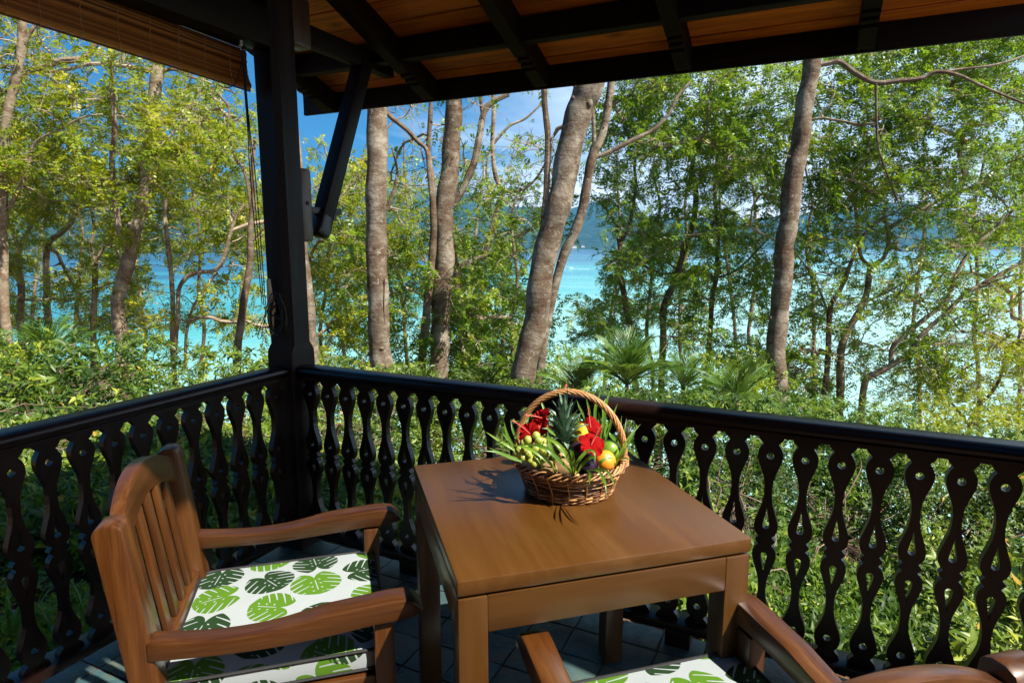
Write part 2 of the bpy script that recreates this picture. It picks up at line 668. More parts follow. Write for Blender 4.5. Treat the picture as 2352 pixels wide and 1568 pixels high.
def np_mesh(name, co, faces_n, idx, rnd=None, mats=None, smooth=False):
    """fast mesh: co (N,3), faces all with faces_n corners given by idx (F, n)"""
    me = bpy.data.meshes.new(name)
    co = np.asarray(co, np.float32)
    idx = np.asarray(idx, np.int32)
    F = len(idx)
    me.vertices.add(len(co))
    me.vertices.foreach_set('co', co.ravel())
    me.loops.add(F * faces_n)
    me.loops.foreach_set('vertex_index', idx.ravel())
    me.polygons.add(F)
    me.polygons.foreach_set('loop_start', np.arange(F, dtype=np.int32) * faces_n)
    if smooth:
        me.polygons.foreach_set('use_smooth', np.ones(F, bool))
    if rnd is not None:
        a = me.attributes.new('rnd', 'FLOAT', 'POINT')
        a.data.foreach_set('value', np.asarray(rnd, np.float32))
    me.update(calc_edges=True)
    if mats is not None:
        me.materials.append(mats)
    return me


def unit(a):
    return a / np.maximum(np.linalg.norm(a, axis=-1, keepdims=True), 1e-9)


def leaflets(name, P, D, N, L, W, rnd, mat):
    """flat four cornered leaflets"""
    S = unit(np.cross(D, N))
    L = L[:, None]
    W = W[:, None]
    a = P
    b = P + D * L * 0.45 + S * W * 0.5
    c = P + D * L
    d = P + D * L * 0.45 - S * W * 0.5
    co = np.stack([a, b, c, d], 1).reshape(-1, 3)
    k = len(P)
    return np_mesh(name, co, 4, np.arange(4 * k).reshape(k, 4), np.repeat(rnd, 4), mat)


def broad_leaves(name, P, D, N, L, W, rnd, mat, droop=0.25, fold=0.25):
    """folded, drooping leaves with a midrib: 6 triangles each"""
    S = unit(np.cross(D, N))
    N = unit(np.cross(S, D))
    L = L[:, None]
    W = W[:, None]
    B = P
    Mi = P + D * L * 0.5 - N * L * droop * 0.25
    T = P + D * L - N * L * droop
    R1 = P + D * L * 0.42 + S * W * 0.5 + N * (W * fold - L * droop * 0.15)
    L1 = P + D * L * 0.42 - S * W * 0.5 + N * (W * fold - L * droop * 0.15)
    co = np.stack([B, Mi, T, R1, L1], 1).reshape(-1, 3)
    k = len(P)
    o = (np.arange(k) * 5)[:, None, None]
    tri = np.array([[0, 3, 1], [3, 2, 1], [0, 1, 4], [4, 1, 2]])[None]
    return np_mesh(name, co, 3, (tri + o).reshape(-1, 3), np.repeat(rnd, 5), mat, smooth=False)

# ================================================================== SETTING: ground, sea, hills
def ground_z(x, y):
    a = (x - CO.x) * DR.x + (y - CO.y) * DR.y
    b = (x - CO.x) * NR.x + (y - CO.y) * NR.y
    base = -0.28
    t = max(0.0, b - 1.3)
    z = base - 0.46 * t * t / (t + 1.1) - 0.05 * max(0, a - 1) * min(1, max(0, b) / 2.0)
    z += 0.10 * mnoise.noise(Vector((x * 0.5, y * 0.5, 0))) + 0.03 * mnoise.noise(Vector((x * 2.4, y * 2.4, 3)))
    return max(z, -30.0)


def grid_mesh(name, xs, ys, fz, mat):
    X, Y = np.meshgrid(xs, ys)
    Z = np.array([[fz(float(x), float(y)) for x in xs] for y in ys])
    co = np.stack([X, Y, Z], -1).reshape(-1, 3)
    nx, ny = len(xs), len(ys)
    i = np.arange(nx * ny).reshape(ny, nx)
    idx = np.stack([i[:-1, :-1], i[:-1, 1:], i[1:, 1:], i[1:, :-1]], -1).reshape(-1, 4)
    return np_mesh(name, co, 4, idx, None, mat, smooth=True)


def spaced(a, b, n, p=1.0):
    t = np.linspace(-1, 1, n)
    return (a + b) / 2 + (b - a) / 2 * np.sign(t) * np.abs(t) ** p


gx = np.unique(np.concatenate([np.linspace(-12, 12, 121), spaced(-400, 400, 60, 2.2)]))
gy = np.unique(np.concatenate([np.linspace(-14, 16, 131), np.linspace(16, 110, 48), [-60, -30, 160, 220]]))
ground = link('ground', grid_mesh('ground', gx, gy, ground_z, M['soil']))
setp(ground, kind='structure')

sea = link('sea', np_mesh('sea', [(-9000, 20, 0), (9000, 20, 0), (9000, 9000, 0), (-9000, 9000, 0)], 4, [(0, 1, 2, 3)], None, M['sea']), loc=(0, 0, -28.5))
setp(sea, kind='structure')


def hill_mesh(name, prof, d0, d1, seed, rough, z0=-28.5):
    """prof: ridge line as (pixel x, pixel y) at distance d1; foot at distance d0"""
    px = np.linspace(prof[0][0], prof[-1][0], 320)
    py = np.interp(px, [q[0] for q in prof], [q[1] for q in prof])
    rows = 34
    co = []
    for j in range(rows):
        t = j / (rows - 1)
        for i in range(len(px)):
            r = ray(px[i], 556.0)
            hd = Vector((r.x, r.y, 0))
            k = min(1.0, t * 1.25)
            D = d0 + (d1 - d0) * t
            top = (556.0 - py[i]) / FP * d1 * (1.0) + HC
            shape = math.sin(min(k, 1.0) * math.pi / 2) ** 1.15
            if t > 0.8:
                shape = math.cos((t - 0.8) / 0.2 * 0.5)
            ns = mnoise.fractal(Vector((px[i] * 0.012 + seed, t * 4.0, seed)), 0.9, 2.1, 5)
            z = z0 - 2 + (top - z0 + 2) * shape
            z += ns * rough * min(1, t * 5)
            co.append((hd.x * D, hd.y * D, z))
    nx = len(px)
    i = np.arange(nx * rows).reshape(rows, nx)
    idx = np.stack([i[:-1, :-1], i[:-1, 1:], i[1:, 1:], i[1:, :-1]], -1).reshape(-1, 4)
    return np_mesh(name, co, 4, idx, None, M['hill'], smooth=True)


far_hills = link('hills', hill_mesh('hills', [(-900, 420), (-300, 400), (0, 412), (60, 395), (140, 400), (260, 420), (400, 440), (520, 432), (555, 420), (590, 428), (700, 450), (830, 470), (905, 455), (940, 446), (990, 462), (1080, 458), (1150, 480), (1300, 492), (1380, 470), (1500, 505), (1640, 512), (1800, 505), (1960, 490), (2060, 474), (2140, 482), (2250, 502), (2400, 520), (2700, 532), (3200, 540)], 2700, 4300, 3.0, 14))
setp(far_hills, kind='structure')
near_hills = link('hills', hill_mesh('near_hills', [(-900, 500), (-200, 470), (0, 462), (120, 478), (300, 500), (430, 492), (560, 512), (700, 545), (860, 562), (1000, 573), (1200, 576)], 1750, 2300, 9.0, 8))
setp(near_hills, kind='structure')

# ================================================================== VERANDA FLOOR
floor_base = link('floor', MB().box((1.6, -1.6, -0.17), (3.38, 3.35, 0.325)).mesh('floor'), M['grout'], M4=VER)
setp(floor_base, kind='structure')
tile_mesh = []
for k in range(10):
    rr = random.Random(k)
    mb = MB()
    w, h = 0.1565 - 0.007, 0.153 - 0.007
    N_ = 5
    vs, fs = [], []
    for j in range(N_):
        for i in range(N_):
            e = (i in (0, N_ - 1)) or (j in (0, N_ - 1))
            x = (i / (N_ - 1) - 0.5) * w + (rr.uniform(-0.0018, 0.0018) if e else 0)
            y = (j / (N_ - 1) - 0.5) * h + (rr.uniform(-0.0018, 0.0018) if e else 0)
            z = (-0.0022 if e else 0) + rr.uniform(-0.0012, 0.0012)
            vs.append((x, y, z))
    for j in range(N_ - 1):
        for i in range(N_ - 1):
            a0 = j * N_ + i
            fs.append((a0, a0 + 1, a0 + N_ + 1, a0 + N_))
    ring = [i for i in range(N_)] + [N_ * (j + 1) + N_ - 1 for j in range(N_ - 1)] + [N_ * (N_ - 1) + i for i in range(N_ - 2, -1, -1)] + [N_ * j for j in range(N_ - 2, 0, -1)]
    o = len(vs)
    for q in ring:
        vs.append((vs[q][0], vs[q][1], -0.02))
    for q in range(len(ring)):
        fs.append((ring[q], o + q, o + (q + 1) % len(ring), ring[(q + 1) % len(ring)]))
    mb.add(vs, fs)
    me = mb.mesh('tile', smooth=True)
    me.materials.append(M['slate'])
    tile_mesh.append(me)
na = 0
for ja in range(-1, 20):
    for jb in range(0, 17):
        a0 = 0.018 + 0.1565 * ja
        sxa = 1.0
        ca = a0 + 0.078
        if ja == -1:
            ca, sxa = -0.035, 0.66
        cb = -0.0625 - 0.153 * (jb - 0.5)
        syb = 1.0
        if jb == 0:
            cb, syb = 0.008, 0.86
        P = V(ca, cb, 0)
        px, py, d = proj(P)
        if d < 0.2 or not (-300 < px < 2700 and py < 2100):
            continue
        o = bpy.data.objects.new('tile', random.choice(tile_mesh))
        COL.objects.link(o)
        o.parent = floor_base
        o.matrix_basis = Matrix.Translation((ca, cb, random.uniform(-0.001, 0.001))) @ Matrix.Rotation(random.choice((0, math.pi)) + random.uniform(-0.008, 0.008), 4, 'Z') @ Matrix.Diagonal((sxa, syb, 1, 1))
        na += 1

# ================================================================== POST
POST = V(-0.02, 0.02, 0)
PM = Matrix.Translation((POST.x, POST.y, 0)) @ Matrix(((DR.x, NR.x, 0, 0), (DR.y, NR.y, 0, 0), (0, 0, 1, 0), (0, 0, 0, 1)))
post = empty('veranda_post', PM)
setp(post, 'dark brown timber post with chamfered edges where the two railings meet', 'post')
H_ = 0.0745


def chamf(h, c):
    return [(-h + c, -h), (h - c, -h), (h, -h + c), (h, h - c), (h - c, h), (-h + c, h), (-h, h - c), (-h, -h + c)]


mb = MB()
lv = [(0.0, H_, 0.004), (0.93, H_, 0.004), (0.955, H_, 0.006), (0.975, H_ * 0.985, 0.016), (0.99, H_ * 0.96, 0.024), (2.62, H_ * 0.96, 0.024)]
vs, fs = [], []
for z, h, c in lv:
    vs += [(x, y, z) for x, y in chamf(h, c)]
for i in range(len(lv) - 1):
    for k in range(8):
        fs.append((i * 8 + k, i * 8 + (k + 1) % 8, (i + 1) * 8 + (k + 1) % 8, (i + 1) * 8 + k))
fs += [tuple(range(7, -1, -1)), tuple((len(lv) - 1) * 8 + k for k in range(8))]
# the shaft is modelled upright, its grain must run along z
me = MB().add(vs, fs).mesh('shaft')
me.transform(Matrix.Rotation(math.pi / 2, 4, 'Y'))
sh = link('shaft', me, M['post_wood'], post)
sh.matrix_basis = Matrix.Rotation(-math.pi / 2, 4, 'Y')
bo = POST
# brackets on the outer face carrying the brace
for nm, z0, z1, y1 in (('bracket_block', 1.452, 1.785, 0.075), ('bracket_block', 2.315, 2.53, 0.12)):
    b = beam(nm, (0, H_ - 0.004 + y1 / 2, z0), (0, H_ - 0.004 + y1 / 2, z1), y1, 0.085, M['block_wood'], post, up=Vector((1, 0, 0)), bevel=0.014)
    if nm == 'bracket_block' and z0 < 2:
        pg = link('plug', MB().lathe([(0.009, 0), (0.009, 0.003), (0.006, 0.004)], 12).mesh('plug'), M['post_wood'], b)
        pg.matrix_basis = Matrix.Translation((0.01, -0.0, 0.0425))
# brace
br = beam('brace', (0, 0.225, 1.50), (0, 0.60, 2.36), 0.078, 0.075, M['post_wood'], post, up=Vector((0, -1, 0.4)).normalized(), bevel=0.006)
beam('brace_foot', (0, 0.215, 1.475), (0, 0.262, 1.585), 0.083, 0.086, M['dark_wood'], post, up=Vector((0, -1, 0.4)).normalized(), bevel=0.02)
beam('wedge', (0.0, 0.16, 1.60), (0.0, 0.375, 1.60), 0.030, 0.032, M['dark_wood'], post, bevel=0.003)
beam('wedge', (0.02, 0.30, 1.555), (0.02, 0.30, 1.66), 0.03, 0.03, M['dark_wood'], post, up=Vector((0, 1, 0)), bevel=0.003)
# cleat, on the face towards the room
cl0 = at_plane(623, 640, V(0, -0.055, 0), NR)
cl1 = at_plane(630, 768, V(0, -0.055, 0), NR)
ia = PM.inverted()
c0, c1 = ia @ cl0, ia @ cl1
yf = -H_ * 0.96
mb = MB()
L_ = (c1 - c0).length
mb.prism([(-0.006, L_), (-0.010, L_ * 0.62), (-0.011, L_ * 0.40), (-0.006, 0.0), (0.004, 0.0), (0.013, L_ * 0.36), (0.017, L_ * 0.6), (0.004, L_)], -0.03, -0.014)
mb.box((0.002, -0.009, L_ * 0.5), (0.018, 0.022, 0.05))
me = mb.mesh('cleat', 0.002)
cle = link('cleat', me, M['cleat_wood'], post)
cle.matrix_basis = Matrix.Translation((min(c0.x, c1.x) + 0.002, yf + 0.003, min(c0.z, c1.z)))

# ================================================================== BALUSTRADES
MID = 0.4646
half = [(0, .031), (.004, .029), (.014, .0205), (.0175, .023), (.022, .0285), (.035, .0350), (.052, .0372), (.066, .0355), (.085, .0300), (.105, .0235), (.13, .0160), (.155, .0125), (.185, .0118), (.215, .0150), (.24, .0225), (.262, .0310), (.28, .0365), (.295, .0385), (.309, .0370), (.322, .0318), (.330, .0265), (.335, .0228), (.340, .0270), (.346, .0330), (.352, .0370), (.360, .0395), (.366, .0400)]
right = [(w, MID + dz) for dz, w in half]
low = [(w, MID - dz) for dz, w in half[1:]]
outer = [(w, z) for w, z in reversed(low)] + right                    # up the right side
outer = outer + [(-w, z) for w, z in reversed(outer)]                 # down the left side
holes = []
for sgn in (1, -1):
    zc = MID + sgn * 0.295
    holes.append([(0.0115 * math.cos(t), zc + 0.0115 * math.sin(t)) for t in np.linspace(0, 2 * math.pi, 14, endpoint=False)])
    tz, bz, r = MID + sgn * 0.120, MID + sgn * 0.052, 0.0105
    q = []
    for t in np.linspace(math.pi * 0.96, math.pi * 2.04, 9):
        q.append((r * math.cos(t), bz + sgn * r * math.sin(t)))
    q += [(0.0075, bz + sgn * 0.02), (0.0032, bz + sgn * 0.042), (0.0, tz), (-0.0032, bz + sgn * 0.042), (-0.0075, bz + sgn * 0.02)]
    holes.append(q)


def cut_board(name, outer, holes, y0, y1):
    bm = bmesh.new()
    es = []
    for loop in [outer] + holes:
        vs = [bm.verts.new((x, y0, z)) for x, z in loop]
        for i in range(len(vs)):
            es.append(bm.edges.new((vs[i], vs[(i + 1) % len(vs)])))
    bmesh.ops.triangle_fill(bm, edges=es, use_beauty=True, use_dissolve=False)
    ex = bmesh.ops.extrude_face_region(bm, geom=list(bm.faces))
    nv = [g for g in ex['geom'] if isinstance(g, bmesh.types.BMVert)]
    bmesh.ops.translate(bm, verts=nv, vec=(0, y1 - y0, 0))
    bmesh.ops.recalc_face_normals(bm, faces=bm.faces)
    me = bpy.data.meshes.new(name)
    bm.to_mesh(me)
    bm.free()
    return me


# turned so that the grain (local x) runs up the board
bal = cut_board('baluster', outer, holes, 0.0, 0.027)
bal.transform(Matrix.Rotation(math.pi / 2, 4, 'Y'))
bal.materials.append(M['dark_wood'])
TURN = Matrix.Rotation(-math.pi / 2, 4, 'Y')


def handrail_mesh(L):
    # section (y, z), swept along x
    sec = [(-0.030, 0.831), (-0.030, 0.846), (-0.022, 0.848), (-0.022, 0.853), (-0.034, 0.856), (-0.037, 0.864), (-0.034, 0.876), (-0.024, 0.885), (-0.008, 0.889),
           (0.048, 0.889), (0.064, 0.885), (0.074, 0.876), (0.077, 0.864), (0.074, 0.856), (0.062, 0.853), (0.062, 0.848), (0.070, 0.846), (0.070, 0.831)]
    k = len(sec)
    vs = [(-L / 2, y, z) for y, z in sec] + [(L / 2, y, z) for y, z in sec]
    fs = [tuple(range(k)), tuple(range(2 * k - 1, k - 1, -1))] + [(i, k + i, k + (i + 1) % k, (i + 1) % k) for i in range(k)]
    return MB().add(vs, fs).mesh('handrail', smooth=True)


def balustrade(M4, xs, xa, xb, blocks, label):
    root = empty('balustrade', M4)
    setp(root, label, 'railing', 'carved dark railings round the veranda')
    L = abs(xb - xa)
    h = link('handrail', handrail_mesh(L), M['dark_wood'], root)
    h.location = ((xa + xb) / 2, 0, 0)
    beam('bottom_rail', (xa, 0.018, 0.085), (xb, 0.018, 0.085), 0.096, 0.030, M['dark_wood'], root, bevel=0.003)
    for x in xs:
        o = link('baluster', bal, None, root)
        o.matrix_basis = Matrix.Translation((x, random.uniform(-0.001, 0.001), 0)) @ Matrix.Rotation(random.uniform(-0.01, 0.01), 4, 'Z') @ TURN
    for x in blocks:
        beam('support_block', (x - 0.045, 0.018, 0.0346), (x + 0.045, 0.018, 0.0346), 0.07, 0.069, M['dark_wood'], root, bevel=0.003)
    return root


balustrade(VER, [0.100 + 0.1036 * i for i in range(0, 31)], 0.05, 3.2, (0.63, 1.80, 2.75), 'carved balustrade on the sea side, running from the post past the table')
VL = Matrix(((NR.x, -DR.x, 0, CO.x), (NR.y, -DR.y, 0, CO.y), (0, 0, 1, 0), (0, 0, 0, 1)))
balustrade(VL, [-(0.1066 + 0.1045 * i) for i in range(0, 19)], -2.1, -0.05, (-0.75, -1.8), 'carved balustrade on the garden side, behind the left armchair')

# ================================================================== ROOF
roof = empty('veranda_roof', VER)
setp(roof, 'sloping veranda roof of orange ceiling boards on dark notched rafters', 'roof')
SL = 0.36
A0, A1 = -0.82, 3.0
BR = -1.55


def plank_z(b):
    return 2.345 + SL * (1.05 - b)


sl = math.sqrt(1 + SL * SL)
bj = [1.10 - 0.1315 * i for i in range(0, 19)]
thk = 0.022
cuts = {}
for i in range(len(bj) - 1):
    bo_, bi = bj[i], bj[i + 1]
    bc = (bo_ + bi) / 2
    cut = random.Random(i * 3 + 1).uniform(0.4, 2.2)
    for (s, e) in ((A0 + 0.02 if bc > 0.25 else -0.14, cut - 0.001), (cut + 0.001, (A1 if bc > -0.6 else 2.5) - 0.02)):  # unseen inner boards stop short at both ends to let sun in
        nrm = Vector((0, SL, 1)).normalized()
        c = Vector(((s + e) / 2, bc, plank_z(bc))) + nrm * (thk / 2 + random.uniform(0, 0.001))
        x = Vector((1, 0, 0))
        y = nrm.cross(x)
        M4 = Matrix(((x.x, y.x, nrm.x, c.x), (x.y, y.y, nrm.y, c.y), (x.z, y.z, nrm.z, c.z), (0, 0, 0, 1)))
        w = 0.1315 * sl - 0.009
        link('ceiling_board', MB().box((0, 0, 0), (e - s, w, thk)).mesh('ceiling_board', 0.0025, seg=1), M['plank_wood'], roof, M4=M4)
# outer covering over the boards and the far slope, cut back likewise
mb = MB()
RA0 = A0
for (b0, z0, b1, z1, A0, A_) in ((1.14, plank_z(1.14) + 0.035, 0.25, plank_z(0.25) + 0.035, RA0, A1), (0.25, plank_z(0.25) + 0.035, -0.6, plank_z(-0.6) + 0.035, -0.16, A1), (-0.6, plank_z(-0.6) + 0.035, BR, plank_z(BR) + 0.035, -0.16, 2.5), (BR, plank_z(BR) + 0.035, BR - 2.6, plank_z(1.14) - 0.05, -0.16, 2.5)):
    mb.add([(A0, b0, z0), (A_, b0, z0), (A_, b1, z1), (A0, b1, z1), (A0, b0, z0 + 0.04), (A_, b0, z0 + 0.04), (A_, b1, z1 + 0.04), (A0, b1, z1 + 0.04)],
           [(0, 1, 2, 3), (7, 6, 5, 4), (0, 4, 5, 1), (1, 5, 6, 2), (2, 6, 7, 3), (3, 7, 4, 0)])
A0 = RA0
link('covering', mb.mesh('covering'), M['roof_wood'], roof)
RW = 0.064


def rafter_bot(b):
    return 2.25 + SL * (0.95 - b)


# rafter in its own frame: x along b (outwards), z up; profile with three notches and a rounded nose
for a in (-0.58, 0.143, 0.827, 1.546, 2.291):
    rb = BR if a > 0 else 0.25
    pr = [(rb, rafter_bot(rb)), (0.745, rafter_bot(0.745))]
    b = 0.745
    for k in range(3):
        z = rafter_bot(b)
        pr += [(b, z + 0.014), (b + 0.022, z + 0.014 - 0.022 * SL), (b + 0.022, z - 0.022 * SL)]
        b += 0.022
        pr += [(b + 0.020, rafter_bot(b + 0.020))]
        b += 0.020
    pr += [(0.965, rafter_bot(0.965)), (0.985, rafter_bot(0.985) + 0.002), (1.01, rafter_bot(1.01) + 0.018), (1.028, rafter_bot(1.028) + 0.05), (1.028, plank_z(1.028) - 0.002), (rb, plank_z(rb) - 0.002)]
    me = MB().prism([(x, z) for x, z in pr], -RW / 2, RW / 2).mesh('rafter')
    M4 = Matrix(((0, -1, 0, a), (1, 0, 0, 0), (0, 0, 1, 0), (0, 0, 0, 1)))
    link('rafter', me, M['roof_wood'], roof, M4=M4)
beam('fascia', (A0, 1.043, 2.305), (A1, 1.043, 2.305), 0.026, 0.128, M['roof_wood'], roof, bevel=0.006)
beam('purlin', (-0.72, 0.695, 2.419), (A1 - 0.1, 0.695, 2.419), 0.066, 0.104, M['roof_wood'], roof)
beam('tie_beam', (-0.02, 0.10, 2.385), (-0.02, 0.855, 2.385), 0.060, 0.090, M['roof_wood'], roof, bevel=0.006)
beam('side_beam', (-0.02, -3.0, 2.335), (-0.02, -0.055, 2.335), 0.11, 0.15, M['roof_wood'], roof)
beam('side_beam', (-0.10, -3.0, 2.47), (-0.10, -0.03, 2.47), 0.07, 0.11, M['roof_wood'], roof)
for i in range(5):
    z = 2.54 + 0.115 * i
    bend = (2.345 + SL * 1.05 - z - 0.06) / SL
    beam('gable_board', (-0.13 - 0.002 * i, -2.6, z), (-0.13 - 0.002 * i, bend, z), 0.02, 0.112, M['roof_wood'], roof, bevel=0.002)
# unseen second post at the right end, with boards added to shade the railing
post2 = empty('veranda_post', Matrix.Translation(V(3.0, 0.02, 0)) @ PM.to_3x3().to_4x4())
setp(post2, 'unseen dark timber post at the far right railing end, with boards added to shade the railing', 'post')
beam('shaft', (0, 0, 0), (0, 0, 2.62), 0.145, 0.145, M['post_wood'], post2, up=Vector((0, 1, 0)), bevel=0.01)
for i in range(4):
    beam('shade_board', (0.0, -0.132 - 0.112 * i, 0.02), (0.0, -0.132 - 0.112 * i, 2.55), 0.022, 0.110, M['post_wood'], post2, up=Vector((0, 1, 0)), bevel=0.002)

wall = link('house_wall', MB().box((2.0, -3.3, 1.45), (7.6, 0.18, 2.95)).mesh('house_wall'), None, M4=VER)  # unseen wall, added to cut the light reaching the veranda from behind
hw_ = plain('dark_panelled_wall', (0.07, 0.035, 0.02), 0.6, scale=8)
wall.data.materials.append(hw_)
setp(wall, 'unseen dark timber house wall behind the viewer, added to darken the veranda', 'wall')

# ================================================================== BLIND
AB = -0.085
bl0, bl1 = -2.0, -0.075
bmx = (bl0 + bl1) / 2
blind = empty('rolled_blind', VER @ Matrix.Translation((AB, 0, 0)))
setp(blind, 'half raised bamboo slat blind hanging under the roof beam', 'blind')


def blz(b):
    # the lower edge hangs a little lower at the post
    return 2.083 + (-0.033) * (b + 0.03) / 0.96


P_, nq, idx, rn = [], 0, [], []
z = 0.0
k = 0
while z < 0.275:
    th = random.uniform(0.0045, 0.0075)
    r = random.random()
    y = random.uniform(-0.002, 0.002) + (0.018 * math.exp(-((z - 0.02) / 0.03) ** 2))
    for (bb) in (bl0, bl1):
        zb = blz(bb) + z + (0.012 * math.sin(k * 0.9) * (0.2))
        for (yy, zz_) in ((y - 0.0015, 0), (y + 0.0015, 0), (y + 0.0015, th + 0.0012), (y - 0.0015, th + 0.0012)):
            P_.append((yy, bb, zb + zz_))
            rn.append(r * 0.75 + 0.25 * math.exp(-(z / 0.05)))
    o = k * 8
    idx += [(o, o + 1, o + 5, o + 4), (o + 1, o + 2, o + 6, o + 5), (o + 2, o + 3, o + 7, o + 6), (o + 3, o, o + 4, o + 7), (o, o + 3, o + 2, o + 1), (o + 4, o + 5, o + 6, o + 7)]
    z += th
    k += 1
sl_o = link('slats', np_mesh('slats', P_, 4, idx, rn, M['bamboo']), None, blind)
sl_o['kind'] = 'stuff'
ptsx = [99, 193, 278, 351, 416, 475, 532]
for px in [20] + ptsx:
    q = at_plane(px, 35 + 0.309 * px, V(AB, 0, 0), DR)
    b = ver_ab(q)[1]
    pts = []
    for i in range(44):
        t = i / 43
        zz_ = blz(b) - 0.002 + t * 0.25
        pts.append((0.0035 * (1 if i % 2 else -0.3) + 0.004 + 0.018 * math.exp(-((t * 0.25 - 0.02) / 0.03) ** 2), b + 0.0016 * (1 if i % 4 < 2 else -1) - 0.02 * (1 - t) ** 3, zz_))
    link('stitch_cord', MB().tube(pts, 0.0012, 4).mesh('stitch_cord', smooth=True), M['stitch'], blind)
# pulley with its cords
q = at_plane(553, 106, V(0.0, 0, 0), DR)
pb = ver_ab(q)[1]
pz = q.z
plm = MB()
plm.ball((0.085, pb, pz + 0.004), 0.007, 8, 6)
plm.box((0.085, pb + 0.004, pz + 0.014), (0.004, 0.012, 0.016))
plm.box((0.085, pb - 0.004, pz - 0.008), (0.005, 0.004, 0.02), Matrix.Rotation(0.5, 3, 'X'))
link('pulley', plm.mesh('pulley', smooth=True), M['steel'], blind)
cm = MB()
for j in range(3):
    top = V(0.0, pb + 0.004 * j, pz)
    e = at_plane(602 + 4 * j, 700, V(0, -0.075, 0), NR)
    mid = (top + e) / 2 + Vector((0.006 * j - 0.006, 0, -0.01))
    pts = [tuple(VER.inverted() @ Vector(p) - Vector((AB, 0, 0))) for p in catmull([top, top.lerp(e, 0.3) + Vector((0.0, 0, 0)), mid, e], 5)]
    cm.tube(pts, 0.0022, 5)
# loop up to the slats
lp = [(0.085, pb, pz), (0.075, pb + 0.01, pz - 0.05), (0.045, pb + 0.012, pz - 0.11), (0.03, pb + 0.0, pz - 0.145), (0.02, pb - 0.03, pz - 0.16), (0.012, pb - 0.06, pz - 0.157)]
cm.tube(catmull(lp, 5), 0.0022, 5)
link('lift_cord', cm.mesh('lift_cord', smooth=True), M['black_cord'], blind)
# coil of cord hung over the cleat
cz0 = at_plane(628, 690, V(0, -0.09, 0), NR)
ck = MB()
nrmc = NR
for j in range(9):
    w = 22 + 3.6 * (j % 5) + random.uniform(-3, 3)
    ytop = 676 + random.uniform(-6, 4)
    ybot = 758 + 5 * (j % 4) + random.uniform(-2, 2)
    cxm = 636 + random.uniform(-4, 4) - (8 if j > 6 else 0)
    pts = []
    for t in np.linspace(0, 2 * math.pi, 26, endpoint=False):
        hgt = (1 - math.cos(t)) / 2
        wd = w * math.sin(t) * (0.35 + 0.65 * hgt ** 0.8)
        pts.append(at_plane(cxm + wd * 0.78, ytop + (ybot - ytop) * hgt, V(0, -0.078 - 0.0026 * j, 0), NR))
    ck.tube(pts, 0.0019, 5, closed=True)
pts = [at_plane(x, y, V(0, -0.085, 0), NR) for x, y in ((650, 680), (640, 694), (628, 706), (622, 720), (634, 728), (646, 735))]
ck.tube(catmull(pts, 5), 0.0045, 6)
pts = [at_plane(x, y, V(0, -0.092, 0), NR) for x, y in ((628, 690), (612, 715), (598, 750), (592, 772), (596, 778), (601, 770), (606, 740), (620, 700))]
ck.tube(catmull(pts, 5), 0.0019, 5)
ckm = ck.mesh('cord_coil', smooth=True)
setp(link('cord_coil', ckm, M['black_cord']), 'coil of thin black blind cord looped over the pale cleat on the post', 'cord')

# ================================================================== TABLE
ANG = math.radians(16.0)
TC = Vector((0.1285, 1.6055))
TM = Matrix.Translation((TC.x, TC.y, 0)) @ Matrix.Rotation(ANG, 4, 'Z')
table = empty('dining_table', TM)
setp(table, 'square brown varnished wooden table with thick square legs', 'table')
TS, TZ = 0.70, 0.768
beam('tabletop', (0, -TS / 2, TZ - 0.0175), (0, TS / 2, TZ - 0.0175), TS, 0.035, M['table_wood'], table, bevel=0.004)
lw = 0.064
ap = 0.083
zt = TZ - 0.035 - 0.006
for sx in (-1, 1):
    for sy in (-1, 1):
        c = (sx * (TS / 2 - lw / 2 - 0.001), sy * (TS / 2 - lw / 2 - 0.001))
        beam('leg', (c[0], c[1], 0.004), (c[0], c[1], zt), lw, lw, M['table_wood'], table, up=Vector((0, 1, 0)), bevel=0.004)
for s in (-1, 1):
    e = TS / 2 - lw - 0.0005
    beam('apron', (-e, s * (TS / 2 - 0.013), zt - ap / 2), (e, s * (TS / 2 - 0.013), zt - ap / 2), 0.022, ap, M['table_wood'], table, bevel=0.002)
    beam('apron', (s * (TS / 2 - 0.013), -e, zt - ap / 2), (s * (TS / 2 - 0.013), e, zt - ap / 2), 0.022, ap, M['table_wood'], table, bevel=0.002)
beam('top_frame', (0, -TS / 2 + 0.03, zt + 0.0005), (0, TS / 2 - 0.03, zt + 0.0005), TS - 0.06, 0.010, M['roof_wood'], table, bevel=0)

# ================================================================== CHAIRS
AW = 0.062
ALAT = 0.262


def swept(name, secs):
    """secs: list of (center, half width, top, bottom) boxes joined along; returns MB"""
    vs, fs = [], []
    for x, yc, hw, zt_, zb_ in secs:
        vs += [(x, yc - hw, zb_), (x, yc + hw, zb_), (x, yc + hw, zt_), (x, yc - hw, zt_)]
    for i in range(len(secs) - 1):
        o = i * 4
        for k in range(4):
            fs.append((o + k, o + (k + 1) % 4, o + 4 + (k + 1) % 4, o + 4 + k))
    fs += [(3, 2, 1, 0), tuple((len(secs) - 1) * 4 + k for k in range(4))]
    return MB().add(vs, fs)


